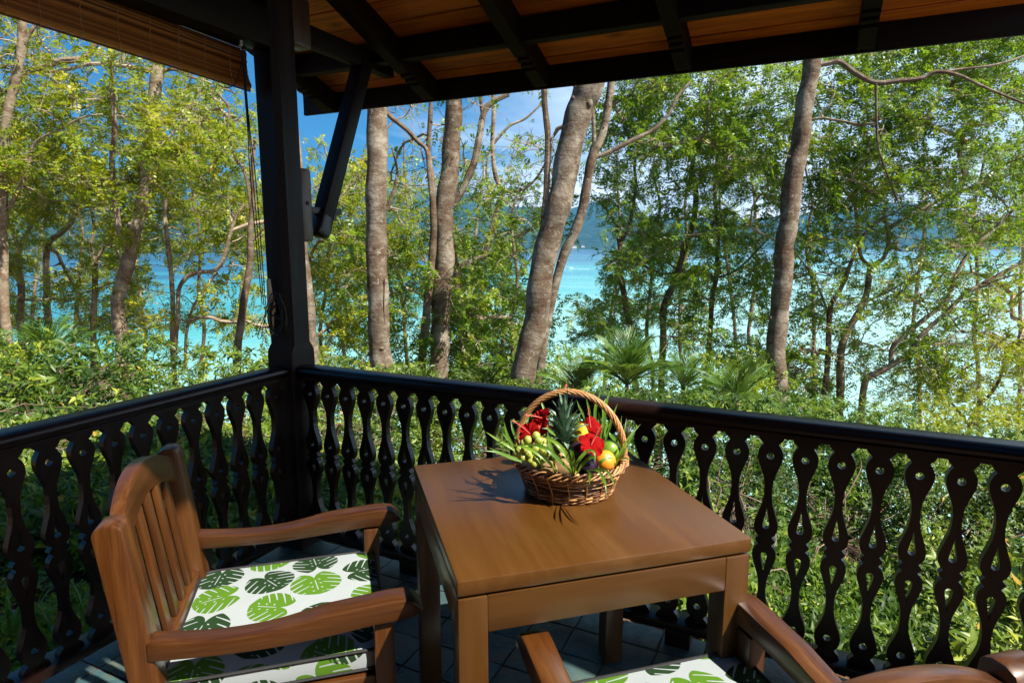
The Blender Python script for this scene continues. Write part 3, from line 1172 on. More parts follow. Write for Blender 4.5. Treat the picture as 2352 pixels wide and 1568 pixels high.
def chair(M4, label):
    root = empty('armchair', M4)
    setp(root, label, 'chair', 'wooden armchairs at the table')
    W_ = M['chair_wood']
    for s in (-1, 1):
        # rear stile, leaning back above the seat, flat rounded head
        yc = s * 0.253
        pr = [(-0.285, 0.0), (-0.245, 0.0), (-0.235, 0.42), (-0.285, 0.852), (-0.291, 0.862), (-0.303, 0.868), (-0.322, 0.868), (-0.338, 0.860), (-0.345, 0.845), (-0.295, 0.42)]
        me = MB().prism(pr, -0.031, 0.031).mesh('rear_stile', 0.006)
        me.transform(Matrix.Rotation(math.pi / 2, 4, 'Y'))
        link('rear_stile', me, W_, root, M4=Matrix.Translation((0, yc, 0)) @ TURN)
        # arm: waisted and then swelling to a rounded hand
        secs = []
        for t in np.linspace(0, 1, 26):
            x = -0.262 + 0.60 * t
            yo = s * (ALAT + 0.006 * math.sin(t * math.pi))
            top = 0.592 - 0.018 * math.sin(min(1, t / 0.62) * math.pi) + 0.020 * max(0, (t - 0.45) / 0.55) ** 1.2
            bot = 0.547 - 0.012 * math.sin(min(1, t / 0.8) * math.pi) + 0.006 * t
            hw = 0.026 + 0.007 * t
            if t > 0.84:
                k = (t - 0.84) / 0.16
                top -= 0.034 * (1 - math.sqrt(max(0, 1 - k ** 2.4)))
                bot += 0.012 * k ** 3
                top = max(top, bot + 0.010)
            secs.append((x, yo, hw, top, bot))
        link('arm', swept('arm', secs).mesh('arm', 0.005), W_, root)
        beam('arm_post', (0.245, s * 0.258, 0.005), (0.245, s * 0.258, 0.545), 0.048, 0.046, W_, root, up=Vector((0, 1, 0)), bevel=0.005)
        beam('seat_rail', (-0.25, s * 0.255, 0.372), (0.225, s * 0.255, 0.372), 0.026, 0.062, W_, root)
    beam('seat_rail', (0.245, -0.235, 0.372), (0.245, 0.235, 0.372), 0.026, 0.062, W_, root)
    beam('seat_rail', (-0.262, -0.235, 0.372), (-0.262, 0.235, 0.372), 0.03, 0.07, W_, root)
    for i in range(7):
        x = -0.21 + 0.07 * i
        beam('seat_slat', (x, -0.24, 0.401), (x, 0.24, 0.401), 0.05, 0.016, W_, root, bevel=0.002)

    # arched crest rail between the stiles
    def xb(z):
        return -0.262 - (z - 0.42) * 0.125
    n_ = 20
    vs, fs = [], []
    for i in range(n_ + 1):
        y = -0.222 + 0.444 * i / n_
        arch = 0.062 * (1 - (y / 0.222) ** 2)
        zt_ = 0.842 + arch
        zb_ = 0.768 + arch * 0.9
        th = 0.016
        bow = -0.012 * (1 - (y / 0.222) ** 2)
        vs += [(xb(zb_) - th + bow, y, zb_), (xb(zb_) + th + bow, y, zb_), (xb(zt_) + th + bow, y, zt_), (xb(zt_) - th + bow, y, zt_)]
    for i in range(n_):
        o = i * 4
        for k in range(4):
            fs.append((o + k, o + (k + 1) % 4, o + 4 + (k + 1) % 4, o + 4 + k))
    fs += [(3, 2, 1, 0), tuple(n_ * 4 + k for k in range(4))]
    me = MB().add(vs, fs).mesh('crest_rail', 0.004)
    me.transform(Matrix.Rotation(-math.pi / 2, 4, 'Z'))
    link('crest_rail', me, W_, root, M4=Matrix.Rotation(math.pi / 2, 4, 'Z'))
    beam('back_rail', (xb(0.46), -0.222, 0.465), (xb(0.46), 0.222, 0.465), 0.026, 0.05, W_, root)
    for i in range(5):
        y = -0.155 + 0.0775 * i
        arch = 0.062 * (1 - (y / 0.222) ** 2) * 0.85
        bow = -0.010 * (1 - (y / 0.222) ** 2)
        beam('back_slat', (xb(0.485), y, 0.485), (xb(0.765) + bow, y, 0.772 + arch), 0.035, 0.013, W_, root, up=Vector((1, 0, 0.12)), bevel=0.002)
    return root


CS = Vector((-0.621, 1.576))
C1 = Matrix.Translation((CS.x, CS.y, 0)) @ Matrix.Rotation(ANG, 4, 'Z')
ch1 = chair(C1, 'reddish wooden armchair facing right, its slatted back beside the left railing')
C2 = Matrix.Translation((0.385, 1.035, 0)) @ Matrix.Rotation(ANG + math.pi / 2, 4, 'Z')
ch2 = copy_tree(ch1)
ch2.matrix_basis = C2
ch2['label'] = 'reddish wooden armchair with its back to the viewer, cut off by the lower right edge'

# cushion fabric: monstera leaves printed on white
NPX = 1024
TILE = 0.58


def fabric_image():
    img = np.ones((NPX, NPX, 3), np.float32) * np.array([0.29, 0.325, 0.335], np.float32)
    r = random.Random(11)
    spots = []
    G = 4
    for gy_ in range(G):
        for gx_ in range(G):
            spots.append(((gx_ + 0.5 + 0.42 * (gy_ % 2) + r.uniform(-0.12, 0.12)) / G, (gy_ + 0.5 + r.uniform(-0.12, 0.12)) / G, r.uniform(0, 2 * math.pi), (gx_ + gy_) % 2, r.uniform(0.136, 0.156)))
    yy, xx = np.mgrid[0:NPX, 0:NPX].astype(np.float32) / NPX
    for (cx_, cy_, an, kind, R) in spots:
        dx = (xx - cx_ + 0.5) % 1.0 - 0.5
        dy = (yy - cy_ + 0.5) % 1.0 - 0.5
        sel = (dx * dx + dy * dy) < (R * 1.25) ** 2
        u = (dx[sel] * math.cos(an) + dy[sel] * math.sin(an)) / R          # towards the tip
        v_ = (-dx[sel] * math.sin(an) + dy[sel] * math.cos(an)) / R
        av = np.abs(v_)
        th = np.arctan2(av, u + 0.25)                                     # 0 at tip, pi at the stalk
        rad = 1.12 - 0.30 * (th / math.pi) ** 0.8 + 0.13 * np.sin(th * 1.35) ** 2
        rad = np.where(th > 2.55, rad * (1 - 0.75 * ((th - 2.55) / 0.6) ** 1.3), rad)
        rr_ = np.sqrt((u + 0.25) ** 2 + av ** 2)
        inside = rr_ < rad * 0.80
        # side veins start on the midrib and curve to the tip
        s = u - 0.55 * av ** 1.25 + 0.08 * np.sign(v_)
        ph = (s * 3.6) % 1.0
        wcut = 0.06 + 0.15 * np.clip(av - 0.15, 0, 1)
        slit = (np.abs(ph - 0.5) < wcut * 0.8) & (av > 0.24) & (th < 2.75) & (rr_ > 0.25 * rad)
        slit &= ~((av < 0.42) & (((s * 3.6) // 1) % 2 == 0))
        dots = ((np.abs(ph - 0.98) < 0.17) & (np.abs(av - 0.15) < 0.035) & (u > -0.4) & (u < 0.5))
        midrib = (av < 0.016) & (u < 0.35) & (u > -0.3)
        leaf = inside & ~slit & ~dots & ~midrib
        c = np.array([0.065, 0.155, 0.010], np.float32) if kind else np.array([0.012, 0.034, 0.010], np.float32)
        sub = img[sel]
        under = sub[:, 0] < 0.25
        lap = leaf & under & (((s * 7.2) % 1.0) > 0.6)
        sub[leaf & ~lap] = c
        img[sel] = sub
    im = bpy.data.images.new('monstera_print', NPX, NPX, float_buffer=True)
    im.colorspace_settings.name = 'Non-Color'
    px_ = np.ones((NPX, NPX, 4), np.float32)
    px_[..., :3] = img
    im.pixels.foreach_set(px_.ravel())
    im.update()
    return im


m, n, l, out = new_mat('leaf_print_fabric')
tc = n.new('ShaderNodeTexCoord')
mp = n.new('ShaderNodeMapping')
mp.inputs['Scale'].default_value = (1 / TILE, 1 / TILE, 1 / TILE)
l.new(tc.outputs['Object'], mp.inputs['Vector'])
it = n.new('ShaderNodeTexImage')
it.image = fabric_image()
it.projection = 'BOX'
it.projection_blend = 0.0
l.new(mp.outputs[0], it.inputs[0])
v = mapping(n, l, (1, 1, 1), rand=False)
wr = tex(n, l, v, 7, 4, 0.6, 0.5)
wv = tex(n, l, v, 900, 2)
ad = n.new('ShaderNodeMath')
ad.operation = 'MULTIPLY_ADD'
l.new(wv, ad.inputs[0])
ad.inputs[1].default_value = 0.06
l.new(wr, ad.inputs[2])
principled(n, l, out, it.outputs[0], 0.85, 0.15, 0, 0.1, bump(n, l, ad.outputs[0], 0.5, 0.006))
M['fabric'] = m


def cushion(M4, label, off):
    root = empty('seat_cushion', M4)
    setp(root, label, 'cushion', 'leaf print seat cushions')
    w, t, N_ = 0.252, 0.052, 24
    z0, cr = 0.411, 0.035

    def sq(u, v_):
        # rounded square outline
        x, y = u * w, v_ * w
        k = w - cr
        if abs(x) > k and abs(y) > k:
            dx, dy = abs(x) - k, abs(y) - k
            m_ = max(dx, dy)
            d = math.hypot(dx, dy)
            if d > 1e-9:
                dx, dy = dx * m_ / d, dy * m_ / d
            x, y = math.copysign(k + dx, x), math.copysign(k + dy, y)
        return x, y
    vs, fs = [], []
    for side in (0, 1):
        for j in range(N_ + 1):
            for i in range(N_ + 1):
                u, v_ = 2 * i / N_ - 1, 2 * j / N_ - 1
                x, y = sq(u, v_)
                e = (1 - u ** 6) * (1 - v_ ** 6)
                puff = 0.010 * (1 - u * u) ** 0.4 * (1 - v_ * v_) ** 0.4 + 0.002 * mnoise.noise(Vector((x * 12, y * 12, off)))
                vs.append((x, y, z0 + t + puff * e if side == 0 else z0))
    q = (N_ + 1) ** 2
    for j in range(N_):
        for i in range(N_):
            a0 = j * (N_ + 1) + i
            fs.append((a0, a0 + 1, a0 + N_ + 2, a0 + N_ + 1))
            fs.append((q + a0, q + a0 + N_ + 1, q + a0 + N_ + 2, q + a0 + 1))
    ring = [i for i in range(N_ + 1)] + [(N_ + 1) * j + N_ for j in range(1, N_ + 1)] + [(N_ + 1) * N_ + i for i in range(N_ - 1, -1, -1)] + [(N_ + 1) * j for j in range(N_ - 1, 0, -1)]
    mid0 = len(vs)
    for r_ in ring:
        x, y, _ = vs[r_]
        vs.append((x * 1.012, y * 1.012, z0 + t * 0.5))
    R_ = len(ring)
    for k in range(R_):
        a0, a1 = ring[k], ring[(k + 1) % R_]
        m0, m1 = mid0 + k, mid0 + (k + 1) % R_
        fs.append((a0, m0, m1, a1))
        fs.append((m0, q + a0, q + a1, m1))
    me = MB().add(vs, fs).mesh('cover', smooth=True)
    me.transform(Matrix.Translation((off, off * 0.7, 0)))
    c = link('cover', me, M['fabric'], root)
    c.location = (-off, -off * 0.7, 0)
    for zz_ in (z0 + t, z0 + 0.002):
        pts = [(vs[r_][0] * 1.008, vs[r_][1] * 1.008, zz_ + 0.001) for r_ in ring]
        link('piping', MB().tube(pts, 0.0042, 6, closed=True).mesh('piping', smooth=True), M['piping'], root)
    # tie by the arm post
    link('tie', MB().tube([(0.20, 0.245, z0 + t), (0.225, 0.232, z0 + t + 0.008), (0.222, 0.222, z0 + t - 0.002)], 0.004, 6).mesh('tie', smooth=True), M['piping'], root)
    return root


cushion(C1, 'green monstera leaf cushion on the left armchair, seen whole between its two arms', 0.13)
cushion(C2 @ Matrix.Translation((0.035, 0, 0.005)), 'green monstera leaf cushion on the lower right armchair, cut off by the bottom edge', 0.37)

# ================================================================== BASKET
M['wicker'] = plain('pale_wicker', (0.42, 0.22, 0.085), 0.45, scale=160, var=0.35, bstr=0.5)
M['wicker_dark'] = plain('brown_wicker', (0.15, 0.062, 0.022), 0.5, scale=160, var=0.4, bstr=0.5)
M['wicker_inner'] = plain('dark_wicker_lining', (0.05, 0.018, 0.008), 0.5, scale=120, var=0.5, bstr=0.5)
BC = Vector((0.160, 1.662, TZ + 0.0005))
basket = empty('fruit_basket', loc=BC)
setp(basket, 'round woven wicker basket with a tall arched handle on the table', 'basket')


def brad(z):
    return 0.119 + 0.036 * (max(z, 0) / 0.092) ** 1.15


SX, SY = 1.0, 0.97
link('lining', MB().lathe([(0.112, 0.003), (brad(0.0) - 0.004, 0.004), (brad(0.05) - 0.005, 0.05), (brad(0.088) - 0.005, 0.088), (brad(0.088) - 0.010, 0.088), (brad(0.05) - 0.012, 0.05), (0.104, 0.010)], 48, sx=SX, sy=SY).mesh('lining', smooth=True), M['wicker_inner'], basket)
NS = 36


def strand(z, ph, amp, r, mat, name, zw=0.0, tw=0.0):
    pts = []
    K = NS * 4
    for k in range(K):
        a = 2 * math.pi * k / K
        rr_ = brad(z) + amp * math.cos(a * NS / 2 + ph) + 0.0008 * math.sin(a * 7 + z * 300)
        pts.append((rr_ * SX * math.cos(a), rr_ * SY * math.sin(a), z + zw * math.sin(a * 5 + ph * 2) + tw * math.sin(a * NS / 2 + ph)))
    link(name, MB().tube(pts, r, 6, closed=True).mesh(name, smooth=True), mat, basket)


for z, ph in ((0.004, 0), (0.008, math.pi), (0.013, 0), (0.018, math.pi), (0.0235, 0)):
    strand(z, ph, 0.0028, 0.0027, M['wicker'] if ph else M['wicker_dark'], 'weave_strand', 0.0006, 0.0008)
for z, ph in ((0.029, 0), (0.034, math.pi), (0.047, 0), (0.059, math.pi)):
    strand(z, ph, 0.0016, 0.0014, M['wicker_dark'] if z < 0.04 else M['wicker'], 'weave_strand', 0.0012)
for z, ph in ((0.066, 0), (0.0705, math.pi), (0.075, 0)):
    strand(z, ph, 0.0028, 0.0026, M['wicker'] if ph == 0 else M['wicker_dark'], 'weave_strand', 0.0006, 0.0008)
for k in range(18):
    a = 2 * math.pi * (k + 0.2) / 18
    pts = [((brad(z) + 0.0015) * SX * math.cos(a + 0.02 * math.sin(z * 60)), (brad(z) + 0.0015) * SY * math.sin(a), z) for z in np.linspace(0.0, 0.085, 7)]
    link('stake', MB().tube(pts, 0.0019, 5).mesh('stake', smooth=True), M['wicker'], basket)
# braided rim: short slanting rods wrapped one over another
for k in range(44):
    a = 2 * math.pi * k / 44
    pts = []
    for t in np.linspace(0, 1, 7):
        aa = a + 0.36 * t
        rr_ = brad(0.086) + 0.0055 * math.sin(t * math.pi) - 0.002
        z = 0.078 + 0.017 * t - 0.003 * math.sin(t * math.pi * 2)
        pts.append((rr_ * SX * math.cos(aa), rr_ * SY * math.sin(aa), z))
    link('rim_rod', MB().tube(pts, 0.0029, 6).mesh('rim_rod', smooth=True), M['wicker'] if k % 4 else M['wicker_dark'], basket)
# handle of seven twisted rods
HR = Matrix.Rotation(math.radians(-14), 3, 'Z')
for k in range(7):
    pts = []
    for i in range(90):
        t = i / 89
        th = math.pi * (-0.10 + 1.20 * t)
        cx_, cz_ = 0.150 * math.cos(th), 0.112 + 0.165 * math.sin(th)
        tw = 2 * math.pi * (k / 7 + t * 4.2)
        rr_ = 0.0062
        nx, nz = math.cos(th), math.sin(th)
        p = Vector((cx_ + nx * rr_ * math.cos(tw), rr_ * math.sin(tw), cz_ + nz * rr_ * math.cos(tw)))
        pts.append(tuple(HR @ p))
    link('handle_rod', MB().tube(pts, 0.0030, 6).mesh('handle_rod', smooth=True), M['wicker'], basket)
for s in (-1, 1):
    for j in range(4):
        c = HR @ Vector((s * 0.1490, 0, 0.084 + 0.006 * j))
        pts = [(c.x + 0.0125 * math.cos(t), c.y + 0.0125 * math.sin(t), c.z + 0.002 * math.sin(t)) for t in np.linspace(0, 2 * math.pi, 14, endpoint=False)]
        link('binding', MB().tube(pts, 0.0024, 5, closed=True).mesh('binding', smooth=True), M['wicker'], basket)

# ------------------------------------------------------------------ fruit and flowers
def zp(x, y):                       # measured points of the basket close-up
    return x / 4.1535 + 1088.85, y / 4.1535 + 856.6


def fruit_mat(name, c0, c1, rough=0.35, scale=60, sss=0.0, bstr=0.2, big=8, transl=None):
    m, n, l, out = new_mat(name)
    v = mapping(n, l, (1, 1, 1))
    t = tex(n, l, v, scale, 3)
    t2 = tex(n, l, v, big, 3)
    col = ramp(n, l, t2, [(0.35, c0), (0.65, c1)])
    p = principled(n, l, out, col, rough, 0.5, 0.1, 0.15, bump(n, l, t, bstr, 0.001))
    if sss:
        p.inputs['Subsurface Weight'].default_value = sss
        p.inputs['Subsurface Radius'].default_value = (0.01, 0.01, 0.004)
    return m


M['grape'] = fruit_mat('green_grape_skin', (0.30, 0.36, 0.06), (0.42, 0.46, 0.10), 0.22, 200, 0.5, 0.05, 60)
M['orange'] = fruit_mat('orange_peel', (0.78, 0.26, 0.015), (0.85, 0.34, 0.03), 0.4, 420, 0.1, 0.5, 20)
M['lime'] = fruit_mat('lime_skin', (0.10, 0.22, 0.015), (0.20, 0.34, 0.03), 0.35, 400, 0, 0.3, 20)
M['mango'] = fruit_mat('yellow_pear_skin', (0.50, 0.38, 0.02), (0.62, 0.34, 0.03), 0.35, 200, 0, 0.1, 20)
M['plum'] = fruit_mat('dark_purple_skin', (0.012, 0.010, 0.028), (0.035, 0.014, 0.035), 0.25, 200, 0, 0.3, 40)
M['kiwi'] = fruit_mat('brown_fuzzy_skin', (0.20, 0.12, 0.05), (0.30, 0.19, 0.08), 0.85, 600, 0, 0.6, 60)
M['petal'] = leaf_mat('red_petal', [(0.0, (0.30, 0.003, 0.004)), (1.0, (0.46, 0.007, 0.006))], 0.3, (0.6, 0.02, 0.01), 0.75, 0.1)
M['stamen'] = fruit_mat('pink_stamen', (0.70, 0.12, 0.10), (0.75, 0.2, 0.12), 0.5)
M['pine_leaf'] = fruit_mat('blue_green_spiky_leaf', (0.08, 0.17, 0.10), (0.20, 0.31, 0.22), 0.5, 200, 0, 0.3, 50)
M['pine_skin'] = fruit_mat('golden_pineapple_skin', (0.50, 0.26, 0.03), (0.30, 0.17, 0.03), 0.5, 200, 0, 0.4, 60)
M['sprig'] = leaf_mat('long_green_blade', [(0.0, (0.05, 0.13, 0.012)), (0.5, (0.10, 0.22, 0.02)), (1.0, (0.20, 0.32, 0.04))], 0.3, (0.3, 0.45, 0.04), 0.35, 0.5)

# grapes
gc = at_y(*zp(575, 740), 1.562)
bunch = empty('grape_bunch', loc=gc)
setp(bunch, 'bunch of pale green grapes at the left of the fruit basket', 'grapes')
gm = MB().ball((0, 0, 0), 0.0103, 14, 10, (1, 1, 1.08)).mesh('grape', smooth=True)
gm.materials.append(M['grape'])
gp = [(-60, -90), (20, -130), (80, -75), (-130, 30), (-60, 20), (15, -20), (80, -10), (-110, 60), (-40, 90), (30, 60), (100, 50), (-170, 20), (-40, 55), (60, 100), (0, 115), (-140, -10), (40, -100), (-90, -30), (120, 10), (90, 115)]
for i, (dx, dy) in enumerate(gp):
    o = link('grape', gm, None, bunch)
    o.location = (dx / 4.15 / FP * 1.63, random.uniform(-0.012, 0.004) + 0.012 * (dy < -60), -dy / 4.15 / FP * 1.63)
    o.rotation_euler = (random.uniform(-.5, .5), random.uniform(-.5, .5), 0)
    o.scale = [random.uniform(0.92, 1.08)] * 3
for i in range(14):
    o = link('grape', gm, None, bunch)
    o.location = (random.uniform(-0.036, 0.03), random.uniform(0.008, 0.03), random.uniform(-0.03, 0.018))
link('stalk', MB().tube(catmull([(-0.03, 0.01, 0.0), (0.0, 0.012, 0.02), (0.03, 0.03, 0.035)], 4), 0.0014, 5).mesh('stalk'), M['kiwi'], bunch)


def single(name, label, cat, me, mat, loc, rot=(0, 0, 0), group=None):
    o = link(name, me, mat)
    o.location = loc
    o.rotation_euler = rot
    return setp(o, label, cat, group)


def orange_mesh(r, name):
    mb = MB()
    prof = []
    for i in range(17):
        t = math.pi * i / 16
        rr_ = r * math.sin(t)
        z = -r * 0.97 * math.cos(t)
        if i >= 15:
            z -= r * 0.03 * (i - 14)
        prof.append((max(rr_, 1e-4), z))
    mb.lathe(prof, 24)
    return mb.mesh(name, smooth=True)


org = single('orange', 'round bright orange at the right front of the fruit basket', 'orange', orange_mesh(0.0285, 'orange'), M['orange'], at_y(*zp(1250, 838), 1.575), (0.9, 0.2, 0))
b_ = link('navel', MB().ball((0, 0, -0.0275), 0.0022, 8, 6, (1, 1, 0.5)).mesh('navel', smooth=True), M['lime'], org)
single('lime', 'green lime behind the orange in the fruit basket', 'lime', MB().ball((0, 0, 0), 0.030, 20, 14, (1, 1, 1.12)).mesh('lime', smooth=True), M['lime'], at_y(*zp(1290, 745), 1.645), (0.4, 0.3, 0))
pear = MB().lathe([(1e-4, -0.030), (0.014, -0.028), (0.023, -0.018), (0.026, -0.004), (0.023, 0.010), (0.016, 0.024), (0.010, 0.034), (0.005, 0.040), (1e-4, 0.041)], 20).mesh('pear', smooth=True)
po = single('pear', 'yellow pear with a dark stalk standing behind the red flower in the basket', 'pear', pear, M['mango'], at_y(*zp(1020, 600), 1.67), (0.1, 0.1, 0))
link('stalk', MB().tube([(0, 0, 0.038), (0.001, 0, 0.047), (0.003, 0, 0.052)], 0.0022, 6).mesh('stalk'), M['wicker_inner'], po)
pl = MB().ball((0, 0, 0), 0.030, 18, 12, (1, 1, 1.05)).mesh('passion_fruit', smooth=True)
single('passion_fruit', 'upper of two dark purple fruits beside the red flower in the basket', 'fruit', pl, M['plum'], at_y(*zp(1000, 765), 1.60), (0.3, 0.4, 0), 'dark purple fruits')
o = single('passion_fruit', 'lower of two dark purple fruits, just left of the orange', 'fruit', pl, None, at_y(*zp(1070, 872), 1.572), (0.8, 0.2, 1), 'dark purple fruits')
kw = MB().ball((0, 0, 0), 0.024, 16, 10, (1, 1, 1.3)).mesh('kiwi_fruit', smooth=True)
single('kiwi_fruit', 'brown kiwi fruit in the middle of the basket front behind the green blades', 'kiwi', kw, M['kiwi'], at_y(*zp(850, 900), 1.565), (0.3, 1.2, 0.3), 'brown kiwi fruits')
single('kiwi_fruit', 'brown kiwi fruit just below the green grapes', 'kiwi', kw, None, at_y(*zp(700, 915), 1.562), (0.5, 1.4, -0.2), 'brown kiwi fruits')

# pineapple: scaled body lying in the basket, rosette of stiff leaves on top
pb_ = at_y(*zp(868, 690), 1.665)
pa = empty('pineapple', Matrix.Translation(pb_) @ Matrix.Rotation(math.radians(8), 4, 'X') @ Matrix.Rotation(math.radians(-2), 4, 'Y'))
setp(pa, 'pineapple standing in the middle of the basket with its grey green leaf crown', 'pineapple')
mb = MB().ball((0, 0, -0.062), 0.046, 20, 12, (1, 1, 1.45))
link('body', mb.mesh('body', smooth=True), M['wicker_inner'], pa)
ey = MB().lathe([(0.010, 0), (0.0085, 0.004), (0.003, 0.006), (1e-4, 0.0085)], 6).mesh('scale')
ey.materials.append(M['pine_skin'])
for r_ in range(9):
    t = math.pi * (0.16 + 0.085 * r_)
    for k in range(11):
        a = 2 * math.pi * (k + 0.5 * (r_ % 2)) / 11
        rr_ = 0.046 * math.sin(t)
        z = -0.062 + 0.0667 * math.cos(t)
        nrm = Vector((math.cos(a) * math.sin(t), math.sin(a) * math.sin(t), math.cos(t) * 0.6)).normalized()
        o = link('scale', ey, None, pa)
        o.matrix_basis = Matrix.Translation((rr_ * math.cos(a), rr_ * math.sin(a), z)) @ nrm.to_track_quat('Z', 'Y').to_matrix().to_4x4() @ Matrix.Scale(0.6 + 0.5 * math.sin(t), 4)


def blade(pts, widths, chan=0.35, nrm=None, n_=12):
    """a tapering channelled leaf blade following pts"""
    pts = [np.array(p, float) for p in catmull(pts, max(2, n_ // max(1, len(pts) - 1)))]
    K = len(pts)
    co = []
    for i, p in enumerate(pts):
        t = pts[min(i + 1, K - 1)] - pts[max(i - 1, 0)]
        t = t / (np.linalg.norm(t) + 1e-9)
        nn_ = np.array(nrm if nrm is not None else (0, 0, 1), float)
        s = np.cross(t, nn_)
        s = s / (np.linalg.norm(s) + 1e-9)
        u = np.cross(s, t)
        w = float(np.interp(i / (K - 1), np.linspace(0, 1, len(widths)), widths))
        co += [p - s * w / 2 + u * w * chan * 0.5, p - u * 0.0, p + s * w / 2 + u * w * chan * 0.5]
    fs = []
    for i in range(K - 1):
        o = i * 3
        fs += [(o, o + 1, o + 4, o + 3), (o + 1, o + 2, o + 5, o + 4)]
    return co, fs


for k in range(44):
    f_ = k / 43
    a = k * 2.39996 + 0.5
    el_ = math.radians(4 + 84 * f_ ** 0.75)
    L_ = 0.038 + 0.085 * f_ ** 0.7 + random.uniform(-0.006, 0.01)
    out_ = np.array([math.cos(a), math.sin(a), 0])
    p0 = out_ * 0.012 * (1 - f_) + np.array([0, 0, 0.040 * f_])
    d0_ = out_ * math.cos(el_) + np.array([0, 0, math.sin(el_)])
    p1 = p0 + d0_ * L_ * 0.5 + np.array([0, 0, 0.006])
    p2 = p0 + d0_ * L_ * 0.96 + out_ * L_ * 0.10 * (1 - f_ * 0.5) + np.array([0, 0, -0.010 * (1 - f_)])
    co, fs = blade([p0, p1, p2], [0.017, 0.019, 0.014, 0.0008], 0.45, nrm=tuple(-out_ * math.sin(el_) + np.array([0, 0, math.cos(el_)])), n_=8)
    mb = MB().add(co, fs)
    link('crown_leaf', mb.mesh('crown_leaf', smooth=True), M['pine_leaf'], pa)


# hibiscus flowers
def hibiscus(px, py, Y, face, stam, label, size=0.030):
    c = at_y(px, py, Y)
    z = Vector(face).normalized()
    root = empty('hibiscus', Matrix.Translation(c) @ z.to_track_quat('Z', 'Y').to_matrix().to_4x4())
    setp(root, label, 'flower', 'red hibiscus flowers')
    for k in range(5):
        a = 2 * math.pi * k / 5 + random.uniform(-0.15, 0.15)
        vs, fs = [], []
        A_, B_ = 7, 6
        curl = random.uniform(-0.3, 0.35)
        for i in range(A_):
            t = i / (A_ - 1)
            w = size * 1.05 * math.sin(min(1, t * 1.02) * math.pi * 0.62 + 0.10) * (1 if t < 0.9 else 0.75)
            for j in range(B_):
                s = j / (B_ - 1) * 2 - 1
                r_ = size * (0.04 + 1.05 * t) * (1 - 0.12 * s * s * t)
                h = size * (0.55 * t - 0.55 * t * t * (0.6 + curl)) + 0.0042 * math.sin(s * 7 + k * 2 + t * 3) * t + 0.003 * s * t
                x_, y_ = r_, s * w * (0.50 + 0.04 * math.sin(t * 9 + k))
                vs.append((x_ * math.cos(a) - y_ * math.sin(a), x_ * math.sin(a) + y_ * math.cos(a), h))
        for i in range(A_ - 1):
            for j in range(B_ - 1):
                o = i * B_ + j
                fs.append((o, o + 1, o + B_ + 1, o + B_))
        link('petal', MB().add(vs, fs).mesh('petal', smooth=True), M['petal'], root)
    e = at_y(*stam[0], stam[1])
    e = root.matrix_basis.inverted() @ e
    pts = catmull([(0, 0, 0.003), tuple(e * 0.5 + Vector((0.001, 0.002, 0))), tuple(e)], 5)
    link('stamen', MB().tube(pts, [0.0014] * (len(pts) - 1) + [0.0008], 6).mesh('stamen', smooth=True), M['stamen'], root)
    an = MB()
    for k in range(16):
        t = 0.55 + 0.45 * k / 15
        p = Vector(pts[min(len(pts) - 1, int(t * (len(pts) - 1)))])
        d = Vector((random.uniform(-1, 1), random.uniform(-1, 1), random.uniform(-1, 1))).normalized() * 0.005
        an.tube([p, p + d], 0.0003, 3, cap=False)
        an.ball(p + d, 0.0008, 5, 4)
    link('anthers', an.mesh('anthers'), M['stamen'], root)
    return root


hibiscus(*zp(535, 580), 1.60, (-0.35, -0.75, 0.5), (zp(360, 450), 1.53), 'red hibiscus flower above the grapes, lowest on the left of the basket')
hibiscus(*zp(655, 430), 1.66, (-0.75, -0.5, 0.45), (zp(490, 402), 1.60), 'red hibiscus flower left of the pineapple crown, seen side on', 0.028)
hibiscus(*zp(640, 490), 1.655, (-0.2, -0.7, -0.3), (zp(600, 540), 1.62), 'small red hibiscus flower tucked between the two others left of the pineapple', 0.026)
hibiscus(*zp(1110, 525), 1.69, (0.2, -0.6, 0.75), (zp(1085, 320), 1.69), 'red hibiscus flower behind the yellow pear, its pink stamen pointing up', 0.031)
hibiscus(*zp(1115, 690), 1.555, (0.15, -0.55, 0.8), (zp(1215, 500), 1.55), 'large red hibiscus flower over the dark purple fruits, the frontmost flower', 0.034)
hibiscus(*zp(880, 205), 1.76, (0.3, 0.3, 0.9), (zp(880, 100), 1.77), 'red hibiscus flower at the back, just behind the tips of the pineapple crown', 0.028)

